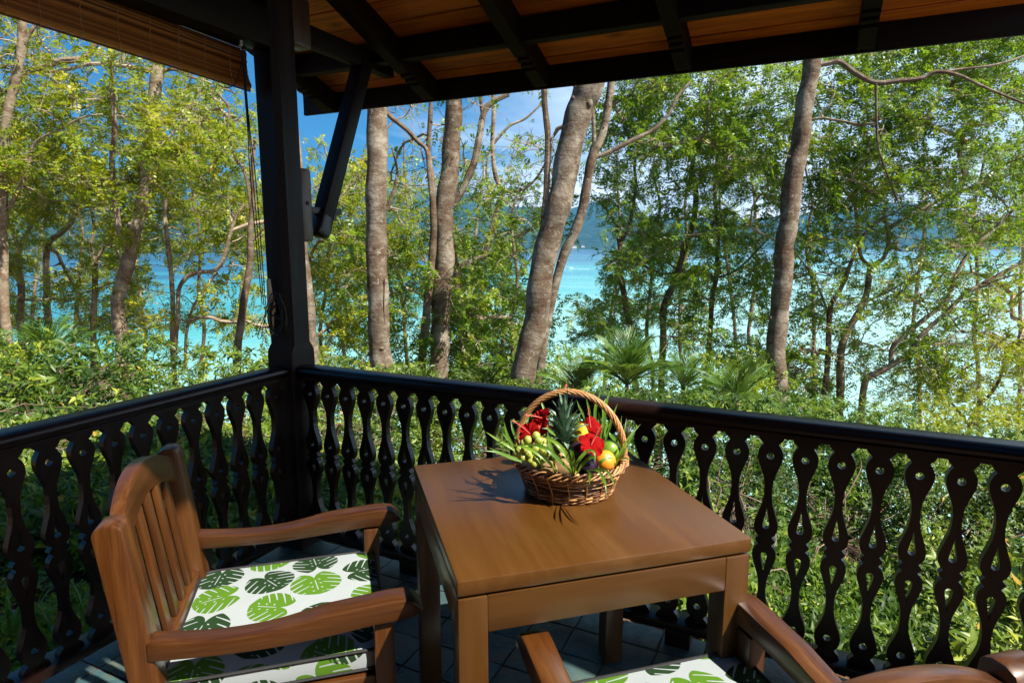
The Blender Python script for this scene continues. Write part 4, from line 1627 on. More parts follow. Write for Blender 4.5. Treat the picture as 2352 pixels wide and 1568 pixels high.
# long green blades
BL = [
    # (points in close-up px with depth Y, width mm)
    [((950, 960), 1.53), ((880, 770), 1.51), ((760, 650), 1.52), ((610, 600), 1.55), 13],
    [((930, 950), 1.53), ((780, 800), 1.50), ((640, 700), 1.51), ((430, 684), 1.55), 14],
    [((790, 940), 1.53), ((690, 830), 1.505), ((520, 720), 1.52), ((340, 680), 1.56), 13],
    [((940, 950), 1.54), ((900, 830), 1.52), ((800, 700), 1.54), ((715, 605), 1.58), 12],
    [((660, 910), 1.52), ((620, 830), 1.505), ((580, 760), 1.52), ((560, 700), 1.54), 10],
    [((950, 955), 1.53), ((952, 850), 1.50), ((935, 760), 1.50), ((905, 725), 1.52), 13],
    [((955, 955), 1.53), ((985, 850), 1.49), ((1080, 745), 1.49), ((1150, 760), 1.47), ((1155, 860), 1.46), 11],
    [((980, 965), 1.53), ((1040, 870), 1.49), ((1120, 805), 1.48), ((1165, 820), 1.47), 13],
    [((1080, 920), 1.52), ((1110, 960), 1.45), ((1105, 1010), 1.42), ((1102, 1068), 1.40), 9],
    [((1090, 925), 1.52), ((1190, 940), 1.46), ((1250, 1040), 1.41), ((1268, 1190), 1.385), 8],
    [((1100, 925), 1.52), ((1240, 920), 1.46), ((1310, 990), 1.41), ((1345, 1088), 1.385), 8],
    [((1100, 930), 1.53), ((1180, 930), 1.45), ((1215, 980), 1.40), ((1225, 1050), 1.37), 8],
    [((1180, 925), 1.53), ((1200, 860), 1.49), ((1260, 815), 1.49), ((1340, 812), 1.50), 11],
    [((1350, 880), 1.57), ((1380, 825), 1.55), ((1450, 815), 1.53), ((1520, 832), 1.51), 7],
    [((1340, 870), 1.58), ((1380, 790), 1.57), ((1480, 610), 1.58), ((1590, 485), 1.60), 7],
    [((1345, 870), 1.58), ((1420, 760), 1.57), ((1520, 580), 1.59), ((1560, 500), 1.60), 6],
    [((1245, 660), 1.74), ((1240, 480), 1.75), ((1260, 300), 1.76), ((1305, 150), 1.78), 12],
    [((1180, 620), 1.74), ((1155, 450), 1.75), ((1165, 300), 1.76), ((1220, 165), 1.78), 12],
    [((1210, 640), 1.74), ((1235, 420), 1.75), ((1235, 300), 1.76), ((1290, 205), 1.78), 11],
    [((1130, 500), 1.75), ((1110, 400), 1.76), ((1090, 310), 1.77), ((1068, 235), 1.78), 9],
    [((1060, 460), 1.76), ((1040, 390), 1.77), ((1005, 320), 1.78), ((980, 255), 1.79), 8],
    [((1255, 650), 1.73), ((1290, 540), 1.74), ((1330, 400), 1.75), ((1372, 285), 1.77), 10],
    [((1230, 640), 1.74), ((1215, 520), 1.75), ((1195, 420), 1.76), ((1185, 360), 1.77), 9],
    [((1330, 760), 1.68), ((1360, 650), 1.69), ((1395, 540), 1.70), ((1408, 405), 1.72), 8],
    [((1370, 780), 1.66), ((1410, 660), 1.67), ((1440, 540), 1.68), ((1455, 430), 1.70), 8],
    [((1270, 660), 1.73), ((1250, 560), 1.74), ((1280, 480), 1.75), ((1340, 360), 1.77), 9],
    [((480, 850), 1.54), ((380, 810), 1.53), ((250, 760), 1.53), ((138, 708), 1.54), 9],
    [((490, 855), 1.53), ((350, 810), 1.52), ((220, 755), 1.51), ((92, 740), 1.50), 9],
    [((470, 800), 1.56), ((340, 700), 1.56), ((220, 630), 1.57), ((110, 558), 1.58), 10],
    [((420, 760), 1.60), ((350, 650), 1.62), ((310, 560), 1.64), ((288, 465), 1.66), 10],
    [((440, 720), 1.62), ((400, 620), 1.64), ((370, 540), 1.66), ((350, 440), 1.68), 9],
    [((600, 500), 1.70), ((560, 440), 1.71), ((520, 390), 1.72), ((490, 335), 1.74), 9],
    [((520, 520), 1.70), ((470, 490), 1.71), ((420, 465), 1.72), ((380, 455), 1.73), 9],
    [((700, 450), 1.70), ((680, 380), 1.71), ((655, 310), 1.72), ((630, 245), 1.73), 9],
    [((780, 600), 1.60), ((735, 560), 1.585), ((705, 530), 1.58), ((700, 490), 1.585), 9],
    [((770, 900), 1.54), ((760, 780), 1.53), ((720, 660), 1.55), ((700, 560), 1.57), 13],
    [((330, 640), 1.62), ((290, 590), 1.63), ((275, 575), 1.64), ((262, 570), 1.65), 9],
    [((1380, 720), 1.70), ((1360, 660), 1.72), ((1310, 600), 1.75), ((1290, 560), 1.76), 16],
]
sprig = empty('palm_sprigs', loc=BC)
setp(sprig, 'long narrow green palm blades sticking out of the fruit basket', 'palm leaves')
for bl_ in BL:
    wmm = bl_[-1]
    pts = [at_y(*zp(*p), Y) - BC for p, Y in bl_[:-1]]
    co, fs = blade([tuple(p) for p in pts], [wmm * 0.00045, wmm * 0.00078, wmm * 0.0007, 0.0003], 0.4, nrm=(random.uniform(-0.4, 0.1), -0.75, 0.65), n_=14)
    me = bpy.data.meshes.new('blade')
    me.from_pydata([tuple(c) for c in co], [], fs)
    me.polygons.foreach_set('use_smooth', [True] * len(me.polygons))
    a = me.attributes.new('rnd', 'FLOAT', 'POINT')
    a.data.foreach_set('value', [random.uniform(0.1, 0.9)] * len(co))
    me.materials.append(M['sprig'])
    link('blade', me, None, sprig)

# ================================================================== TREES
def snoise(p, s, seed):
    return np.array([mnoise.noise(Vector((p[0] * s + seed, p[1] * s, p[2] * s))), mnoise.noise(Vector((p[0] * s, p[1] * s + seed + 9, p[2] * s))), mnoise.noise(Vector((p[0] * s, p[1] * s, p[2] * s + seed + 23)))])


class Tree:
    def __init__(self, name, label, barkm, leafm, leafs=1.0, group='trees on the slope towards the sea'):
        self.name, self.label, self.bark, self.leaf, self.group = name, label, barkm, leafm, group
        self.mains = []          # (points, radii)
        self.nodes = []          # (pos, dir)
        self.fixed = []
        self.chains = []         # lists of node ids; first one is the node it springs from
        self.clumps = []
        self.cnt = {}
        self.parent = {}

    def main(self, pix, Y, widths, sprout=None, base=False, sub=6):
        """pix: measured points, Y: distance (or pair from first to last), widths in px at those points"""
        n_ = len(pix)
        Ys = np.linspace(Y[0], Y[1], n_) if isinstance(Y, (tuple, list)) else [Y] * n_
        ws = np.interp(np.linspace(0, 1, n_), np.linspace(0, 1, len(widths)), widths)
        P = [np.array(at_y(x, y, d)) for (x, y), d in zip(pix, Ys)]
        R = [w * d / FP / 2 for w, d in zip(ws, Ys)]
        if base:
            p0 = P[0].copy()
            dz = ground_z(p0[0], p0[1]) - 0.25
            d = P[0] - P[1]
            d = d / max(0.1, abs(d[2]))
            if p0[2] > dz:
                k = (p0[2] - dz)
                pb_ = p0 + d * k * 0.5
                pb_[2] = dz
                P = [pb_, (pb_ + p0) / 2] + P
                R = [R[0] * 1.35, R[0] * 1.12] + R
        C = np.array(catmull(P, sub))
        Rr = np.interp(np.linspace(0, 1, len(C)), np.linspace(0, 1, len(R)), R)
        self.mains.append((C, Rr))
        s0 = 0.0 if sprout is None else sprout
        if s0 < 1:
            for i in range(len(C)):
                if i / len(C) >= s0 and i % 2 == 0:
                    t = C[min(i + 1, len(C) - 1)] - C[max(i - 1, 0)]
                    t = t / (np.linalg.norm(t) + 1e-9)
                    self.nodes.append((C[i], t))
                    self.fixed.append(Rr[i])
        return self


TREES = []


def T(*a, **k):
    t = Tree(*a, **k)
    TREES.append(t)
    return t


BB, BP, BD = M['bark_big'], M['bark_pale'], M['bark_dark']
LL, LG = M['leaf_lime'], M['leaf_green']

# --- left part
t = T('slender_tree', 'pale trunk at the left edge of the photo with foliage beside it', BP, LL)
t.main([(12, 742), (8, 620), (7, 500), (10, 400), (12, 300), (28, 215), (47, 130), (50, 60), (60, -30)], 10, [20, 19, 18, 16], 0.55, True)
t.main([(14, 205), (0, 210), (-60, 160)], 10, [9, 7], 0.2)
t.main([(22, 480), (60, 400), (80, 330), (130, 300), (190, 270), (235, 262)], 10, [9, 6, 3], 0.1)
t.main([(50, 110), (80, 60), (140, 10)], 10, [9, 6], 0.2)
t = T('forked_tree', 'pale grey forked tree framed by the blind above and the bush below', BP, LL)
t.main([(279, 800), (273, 720), (288, 620), (308, 530), (335, 440), (344, 350), (352, 260), (364, 165), (372, 120)], 11, [30, 29, 27, 26, 26], 0.9, True)
t.main([(289, 575), (272, 520), (262, 440), (259, 350), (262, 300), (256, 200), (253, 110), (250, 20)], (10.9, 10.4), [15, 12, 11, 10], 0.6)
t.main([(364, 165), (330, 162), (270, 150), (210, 148), (150, 160), (90, 165)], (11, 10.6), [13, 9, 6], 0.2)
t.main([(366, 168), (400, 160), (440, 178), (480, 190), (540, 215)], (11, 11.5), [9, 6, 3], 0.1)
t.main([(372, 120), (400, 70), (420, 0)], 11, [18, 12], 0.2)
t = T('leaning_tree', 'pale tree whose thick limb arches right across the upper left sky', BP, LL)
t.main([(107, 668), (107, 600), (115, 555), (140, 535), (168, 500), (172, 450)], 14, [14, 12, 10], 0.5, True)
t.main([(60, 165), (90, 155), (140, 140), (190, 135), (215, 110), (235, 60)], 12, [15, 14, 10], 0.3)
t.main([(20, 230), (60, 165)], (12, 12), [16, 15], 1)
t.main([(-10, 700), (-14, 500), (-5, 330), (20, 230)], 12, [20, 17, 16], 0.9, True)
t = T('slender_tree', 'thin pale tree with a knobbly fork near the left edge, behind the palm', BP, LL)
t.main([(47, 745), (46, 655), (39, 600), (43, 573)], 13, [15, 14], 1, True)
t.main([(43, 573), (35, 545), (22, 520), (15, 480), (20, 430), (45, 390)], 13, [9, 7, 5], 0.3)
t.main([(43, 573), (56, 545), (70, 520), (80, 480), (120, 450), (170, 425)], 13, [10, 8, 5], 0.2)
t = T('slender_tree', 'thin pale tree forking low, just left of the forked grey tree', BP, LL)
t.main([(213, 745), (216, 656), (219, 600)], 12.5, [13, 12], 1, True)
t.main([(219, 600), (210, 560), (217, 523), (205, 470), (180, 420), (170, 370)], 12.5, [8, 7, 5], 0.2)
t.main([(219, 600), (240, 565), (263, 543), (300, 500), (360, 488), (420, 470)], 12.5, [9, 7, 5], 0.2)
t.main([(180, 430), (150, 390), (120, 350), (110, 300)], 12.5, [6, 4], 0.1)
t = T('slender_tree', 'thin brown tree left of the post with an S shaped side limb', BP, LL)
t.main([(398, 805), (396, 720), (393, 620), (383, 540), (378, 480), (395, 430), (410, 380)], 11.5, [11, 10, 7], 0.6, True)
t.main([(404, 825), (407, 740), (409, 670), (425, 640), (452, 626), (493, 622), (515, 590), (527, 545), (540, 500), (560, 470)], 11.3, [9, 10, 9, 6], 0.35)
t.main([(425, 850), (430, 760), (445, 700), (480, 650), (500, 625)], 11.6, [8, 6, 4], 0.3)
t = T('leaning_tree', 'thin leaning tree close to the left side of the veranda post', BD, LL)
t.main([(546, 800), (556, 720), (568, 650), (576, 580), (577, 520), (583, 450), (580, 400), (587, 320)], 10, [18, 16, 14, 8, 7], 0.5, True)
t.main([(578, 520), (572, 440), (560, 390), (540, 360), (524, 300), (526, 250), (500, 215)], 10, [7, 6, 4], 0.3)
t.main([(575, 560), (610, 520), (640, 480)], 10, [6, 4], 0.2)

# --- middle
t = T('tall_tree', 'thick mottled trunk just right of the post, cracked bark, nearest of the middle trunks', BB, LG)
t.main([(882, 1170), (881, 1010), (877, 880), (871, 780), (867, 680), (868, 550), (869, 400), (867, 250), (865, 100)], 9.3, [62, 58, 52, 48, 48, 47, 46, 44], 1, True)
t.main([(880, 252), (905, 275), (935, 300), (958, 325), (980, 347), (985, 400), (990, 450)], 9.4, [11, 10, 8], 0.75)
t.main([(890, 480), (905, 440), (912, 390), (900, 340)], 9.6, [9, 6, 4], 0.1)
t = T('tall_tree', 'reddish trunk half hidden behind the veranda post', BB, LG)
t.main([(748, 1170), (741, 1050), (732, 930), (722, 850), (706, 720), (694, 600), (685, 480), (672, 300)], 9.0, [40, 38, 35, 32, 30], 1, True)
t = T('slender_tree', 'slender dark trunk leaning beside the second thick trunk', BD, LG)
t.main([(962, 1000), (968, 860), (978, 740), (988, 620), (995, 523), (992, 420), (984, 347), (990, 240), (990, 150)], 10.8, [22, 20, 17, 15, 10, 8], 0.8, True)
t = T('tall_tree', 'straight mottled trunk standing between the post and the leaning giant', BB, LG)
t.main([(1004, 1040), (1008, 870), (1013, 750), (1018, 640), (1024, 523), (1030, 430), (1037, 320), (1040, 230), (1042, 100)], 11, [46, 44, 43, 42, 38, 36], 1, True)
t.main([(1045, 470), (1062, 435), (1076, 405), (1092, 365), (1101, 310), (1110, 260), (1130, 235), (1170, 215)], 11.2, [15, 16, 14, 11], 0.7)
t.main([(1108, 265), (1104, 235), (1100, 180)], 11.2, [9, 7], 1)
t = T('crooked_tree', 'crooked forked tree with smooth orange brown limbs in the middle of the view', BP, LG)
t.main([(1074, 830), (1075, 750), (1060, 710), (1050, 665), (1054, 630), (1062, 612)], 13, [22, 21, 20, 19], 1, True)
t.main([(1062, 612), (1085, 600), (1113, 588), (1150, 580), (1184, 548), (1227, 520), (1260, 495)], 13, [15, 12, 6], 0.4)
t.main([(1112, 590), (1122, 560), (1132, 520), (1146, 473), (1154, 443), (1138, 407), (1131, 333), (1135, 260), (1132, 160)], 13, [13, 12, 10, 8], 0.5)
t.main([(1154, 443), (1207, 432), (1247, 387), (1262, 330)], 13, [7, 5, 3], 0.2)
t.main([(1131, 333), (1170, 290), (1210, 270), (1255, 225)], 13, [7, 5, 4], 0.3)
t.main([(1056, 625), (1046, 585), (1043, 540), (1038, 490)], 13, [8, 6], 0.2)
t = T('slender_tree', 'thin winding sapling just left of the leaning giant trunk', BD, LG)
t.main([(1177, 800), (1174, 730), (1181, 690), (1189, 633), (1180, 566), (1175, 500), (1190, 440)], 12, [9, 8, 7, 5], 0.3, True)
t.main([(1189, 633), (1215, 600), (1240, 560)], 12, [6, 4], 0.1)
t = T('leaning_giant_tree', 'thickest trunk, mottled brown and leaning right, rising behind the fruit basket', BB, LG)
t.main([(1164, 1040), (1180, 960), (1199, 885), (1222, 770), (1249, 640), (1272, 523), (1298, 400), (1325, 270), (1352, 190), (1385, 60)], 9, [56, 57, 57, 56, 55, 56, 60, 64], 1, True)
t = T('forked_tree', 'pale forked tree leaning right, close behind the leaning giant trunk', BB, LG)
t.main([(1250, 780), (1290, 600), (1322, 523), (1347, 433), (1362, 355), (1380, 315), (1394, 267), (1405, 180), (1410, 90)], 10, [20, 22, 20, 17, 15], 0.9, True)
t.main([(1365, 362), (1400, 350), (1450, 325), (1500, 300), (1535, 265), (1555, 225), (1585, 190)], 10, [11, 10, 8, 6], 0.35)
t.main([(1366, 350), (1364, 300), (1362, 240)], 10, [10, 8], 1)
t = T('slender_tree', 'straight dark sapling with a broken bark knot left of the leaning giant', BD, LG)
t.main([(1240, 700), (1250, 500), (1256, 417), (1259, 333), (1252, 240), (1250, 130)], 10.6, [13, 14, 14, 12], 0.9, True)

# --- right
t = T('forked_tree', 'slim brown tree forking above the palm right of the leaning giant', BD, LG)
t.main([(1453, 800), (1437, 706), (1427, 640), (1426, 573), (1418, 523)], 14, [15, 13, 12], 1, True)
t.main([(1418, 523), (1400, 490), (1375, 460)], 14, [7, 5], 0.2)
t.main([(1424, 560), (1444, 523), (1461, 430), (1457, 377), (1470, 330), (1500, 260)], 14, [9, 7, 5], 0.3)
t = T('leaning_tree', 'brown tree leaning right between the palm and the tall right hand trunk', BD, LG)
t.main([(1522, 790), (1524, 706), (1544, 656), (1566, 590), (1588, 523), (1598, 450), (1590, 390), (1600, 330)], 14, [15, 15, 13, 12, 8], 0.5, True)
t.main([(1596, 545), (1630, 520), (1660, 490)], 14, [7, 5], 0.2)
t = T('slender_tree', 'thin straight tree just left of the tall right hand trunk', BD, LG)
t.main([(1628, 785), (1632, 730), (1638, 673), (1645, 636), (1648, 560), (1646, 500), (1640, 420), (1650, 340)], 14, [12, 12, 10, 6], 0.4, True)
t.main([(1646, 638), (1690, 620), (1740, 575), (1770, 540)], 14, [6, 5, 3], 0.2)
t = T('tall_tree', 'tall slightly bent mottled trunk standing alone in the right half of the view', BB, LG)
t.main([(1776, 985), (1784, 823), (1792, 689), (1802, 600), (1808, 523), (1822, 417), (1838, 333), (1851, 233), (1860, 140), (1866, 40)], 10.6, [43, 42, 42, 41, 42, 37, 35, 34], 1, True)
t.main([(1868, 152), (1900, 146), (1930, 143), (1960, 165), (2008, 190), (2070, 185), (2118, 180), (2150, 165), (2200, 172), (2260, 200), (2352, 238)], (10.6, 10.0), [11, 12, 10, 8, 5], 0.3)
t.main([(2011, 192), (2013, 283), (2018, 343), (2045, 417), (2070, 480)], (10.3, 10.8), [6, 5, 3], 0.2)
t.main([(2130, 172), (2200, 160), (2290, 148), (2380, 120)], 10.3, [6, 4], 0.2)
t = T('crooked_tree', 'crooked smooth limbed tree right of the tall trunk, its trunk forking wide', BP, LG)
t.main([(1931, 930), (1929, 823), (1945, 763), (1968, 723), (1991, 673), (2001, 613)], 12.5, [18, 17, 14, 13], 1, True)
t.main([(2001, 613), (1978, 590), (1970, 530), (1962, 470), (1930, 430)], 12.5, [9, 8, 5], 0.3)
t.main([(2001, 613), (2030, 595), (2043, 560), (2046, 523), (2100, 490), (2180, 450), (2260, 420)], 12.5, [10, 9, 6], 0.25)
t.main([(1940, 775), (1985, 700), (2040, 670), (2090, 640), (2140, 600)], 12.6, [6, 5, 3], 0.3)
t = T('slender_tree', 'dark leafy trunk immediately left of the crooked smooth limbed tree', BD, LG)
t.main([(1893, 920), (1898, 840), (1903, 760), (1908, 700), (1935, 656), (1961, 590), (1985, 540), (2030, 500)], 12, [14, 13, 10, 6], 0.35, True)
t.main([(1905, 730), (1880, 660), (1850, 610)], 12, [6, 4], 0.2)
t = T('sprawling_tree', 'low sprawling tree whose two long limbs sweep up to the right edge', BP, LG)
t.main([(1975, 1000), (1985, 880), (2010, 858), (2045, 840), (2088, 812), (2115, 773), (2168, 723), (2218, 673), (2285, 636), (2352, 600), (2420, 560)], (11.5, 10.8), [15, 14, 11, 8, 6], 0.5, True)
t.main([(2046, 838), (2052, 800), (2072, 775), (2115, 740), (2171, 690), (2200, 620), (2235, 570), (2280, 530), (2330, 480)], (11.4, 11.2), [12, 11, 9, 6], 0.4)
t.main([(2210, 660), (2240, 665), (2300, 640), (2360, 625)], 11, [6, 4], 0.2)
t = T('small_tree', 'small yellow green tree at the lower right, below the sprawling limbs', BD, LL)
t.main([(2215, 1080), (2225, 990), (2240, 940), (2275, 905), (2300, 860), (2310, 800)], 12, [10, 8, 5], 0.2, True)
t.main([(2228, 980), (2190, 930), (2150, 900)], 12, [7, 4], 0.1)
# filler trees further down the slope, fully leafed
rf = random.Random(5)
fillers = [(60, 17, LL), (160, 19, LL), (330, 20, LL), (470, 18, LL), (560, 21, LL), (740, 16, LL), (800, 19, LG), (930, 21, LG), (1100, 18, LG), (1150, 22, LG), (1400, 20, LG), (1490, 17, LG), (1580, 21, LG), (1700, 18, LG), (1745, 22, LG), (1860, 20, LG), (2100, 17, LG), (2250, 19, LG), (2330, 16, LG)]
names_f = {True: 'yellow green', False: 'fresh green'}
where = ['at the far left behind the pale trunks', 'behind the thin pale fork on the left', 'behind the forked grey tree', 'left of the post beyond the S shaped limb', 'close left of the post, far down the slope', 'seen between the post and the cracked trunk', 'directly behind the cracked thick trunk', 'between the cracked trunk and the straight trunk', 'behind the crooked orange limbs', 'left of the leaning giant, far down the slope', 'right of the leaning giant trunk', 'above the centre palm', 'behind the brown leaning tree', 'left of the tall right hand trunk', 'touching the tall right hand trunk on its left', 'right of the tall right hand trunk', 'behind the crooked smooth limbed tree', 'behind the sprawling limbs at the right', 'at the right edge of the photo']
for i, (px, Y, lm) in enumerate(fillers):
    t = T('leafy_tree', names_f[lm is LL] + ' slim leafy tree ' + where[i], BD if i % 2 else BP, lm)
    pts = []
    x = px
    for k, y in enumerate((860, 760, 660, 560, 470, 390, 320)):
        x += rf.uniform(-16, 16)
        pts.append((x, y))
    t.main(pts, Y, [9, 8, 6, 3], 0.15, True)

# --- where the foliage hangs: boxes of (x0, x1, y0, y1, number of leaf clumps, near, far, leafiness)
ZONES = [
    (-60, 330, -20, 230, 34, 9.5, 13, 0.55), (330, 600, 60, 260, 14, 10, 13, 0.45),
    (-60, 600, 220, 480, 150, 9.5, 16, 0.9), (-60, 600, 470, 760, 170, 11, 20, 0.9),
    (690, 870, 330, 560, 26, 10.5, 16, 0.9), (700, 1180, 540, 760, 120, 10.5, 20, 1.0), (700, 1180, 740, 930, 60, 10, 15, 1.0),
    (880, 1300, 180, 420, 26, 10.5, 14, 0.14), (880, 1300, 400, 560, 52, 11, 17, 0.6),
    (1040, 1230, 560, 900, 46, 11, 18, 1.0),
    (1380, 1850, 60, 330, 96, 10.9, 14.5, 0.95), (1850, 2420, 60, 330, 110, 10.9, 14, 0.9),
    (1380, 1800, 320, 560, 100, 11.2, 17, 0.9), (1850, 2420, 320, 560, 125, 11.0, 15, 0.75),
    (1330, 1780, 560, 800, 110, 12, 20, 0.95), (1830, 2120, 560, 900, 70, 11, 16, 0.5), (2100, 2420, 560, 800, 60, 10.5, 14, 0.32),
    (2080, 2420, 780, 1000, 44, 11, 14, 0.8), (1640, 1900, 780, 960, 30, 10.8, 14, 1.0),
]
allP, allT = [], []
for ti, t in enumerate(TREES):
    for ni, (p, d) in enumerate(t.nodes):
        allP.append(p)
        allT.append((ti, ni))
cap = 60000
NP_ = np.zeros((cap, 3))
NT = np.zeros((cap, 2), int)
cnt_nodes = len(allP)
NP_[:cnt_nodes] = allP
NT[:cnt_nodes] = allT
targets = []
for (x0, x1, y0, y1, num, n0, n1, lf) in ZONES:
    for k in range(int(num * 1.12)):
        px, py = rng.uniform(x0, x1), rng.uniform(y0, y1)
        # keep the views of open sky and sea
        if 1290 < px < 1390 and 560 < py < 700:
            continue
        if 520 < px < 640 and py < 330 and rng.random() < 0.75:
            continue
        if 230 < px < 560 and 600 < py < 730 and rng.random() < 0.40:
            continue
        if 690 < px < 800 and py < 400 and rng.random() < 0.7:
            continue
        Y = rng.uniform(n0, n1)
        targets.append((np.array(at_y(px, py, Y)), lf))
rng.shuffle(targets)
TP = np.array([t[0] for t in targets])
for j in range(len(targets)):
    P = TP[j]
    dv = NP_[:cnt_nodes] - P
    # prefer springing from below and from the same depth
    dd = np.sqrt((dv[:, 0]) ** 2 + (dv[:, 1] * 0.8) ** 2 + (dv[:, 2]) ** 2) + 0.35 * np.maximum(dv[:, 2], 0)
    i = int(np.argmin(dd))
    if dd[i] > 4.5:
        continue
    ti, ni = NT[i]
    t = TREES[ti]
    p0, d0 = t.nodes[ni]
    D = P - p0
    L = np.linalg.norm(D)
    if L < 0.12:
        t.clumps.append((P, unit(d0[None])[0], targets[j][1]))
        continue
    dirn = D / L
    sdir = d0 * 0.45 + dirn * 0.9 + np.array([0, 0, 0.15])
    sdir /= np.linalg.norm(sdir)
    c1 = p0 + sdir * L * 0.4
    c2 = P - (dirn + np.array([0, 0, -0.25])) * L * 0.3
    K = max(4, int(L / 0.22))
    ch_ = [ni]
    prev = p0
    seed = j * 1.7
    for k in range(1, K + 1):
        s = k / K
        q = (1 - s) ** 3 * p0 + 3 * (1 - s) ** 2 * s * c1 + 3 * (1 - s) * s * s * c2 + s ** 3 * P
        q = q + snoise(q, 1.6, seed) * 0.22 * math.sin(s * math.pi) + snoise(q, 5.0, seed) * 0.05 * min(1, s * 3)
        d = q - prev
        d = d / (np.linalg.norm(d) + 1e-9)
        t.nodes.append((q, d))
        t.fixed.append(None)
        nid = len(t.nodes) - 1
        t.parent[nid] = ch_[-1]
        ch_.append(nid)
        if cnt_nodes < cap and k >= 2:
            NP_[cnt_nodes] = q
            NT[cnt_nodes] = (ti, nid)
            cnt_nodes += 1
        prev = q
    t.chains.append(ch_)
    t.clumps.append((P, d, targets[j][1]))
    # count leaf clumps carried
    q = ch_[-1]
    while q is not None:
        t.cnt[q] = t.cnt.get(q, 0) + 1
        q = t.parent.get(q)

LEAF_TOTAL = 0


def in_view(P, m_=0.14):
    x, y, z = P[:, 0], P[:, 1], P[:, 2] - HC
    d = y * CP - z * SP
    u = y * SP + z * CP
    px = PW / 2 + FP * x / d
    py = PH / 2 - FP * u / d
    return (d > 0.3) & (px > -PW * m_) & (px < PW * (1 + m_)) & (py > -PH * m_) & (py < PH * (1 + m_))


def sprays_to_leaflets(P, D, N, L, lw_, pairs=6):
    """pinnate leaves: a row of leaflet pairs on each spray"""
    k = len(P)
    S = unit(np.cross(D, N))
    N = unit(np.cross(S, D))
    t = (np.arange(pairs) + 0.8) / pairs
    t = t[None, :, None]
    base = P[:, None] + D[:, None] * L[:, None, None] * t - np.array([0, 0, 1.0]) * (L[:, None, None] * 0.28 * t ** 2)
    out = []
    for s in (-1, 1):
        pos = base + rng.normal(0, 0.004, base.shape)
        dr_ = S[:, None] * s + D[:, None] * 0.55 + rng.normal(0, 0.16, base.shape) - np.array([0, 0, 0.15])
        nr_ = N[:, None] + rng.normal(0, 0.35, base.shape)
        out.append((pos.reshape(-1, 3), unit(dr_).reshape(-1, 3), unit(nr_).reshape(-1, 3)))
    prof = np.sin((np.arange(pairs) + 1.2) / (pairs + 1.0) * math.pi) ** 0.5
    ll = np.tile((L[:, None] * 0.30 * prof[None]).reshape(-1), 2) * 1.12
    P2 = np.concatenate([o[0] for o in out])
    D2 = np.concatenate([o[1] for o in out])
    N2 = np.concatenate([o[2] for o in out])
    return P2, D2, N2, ll, ll * lw_, np.tile(np.repeat(np.arange(k), pairs), 2)


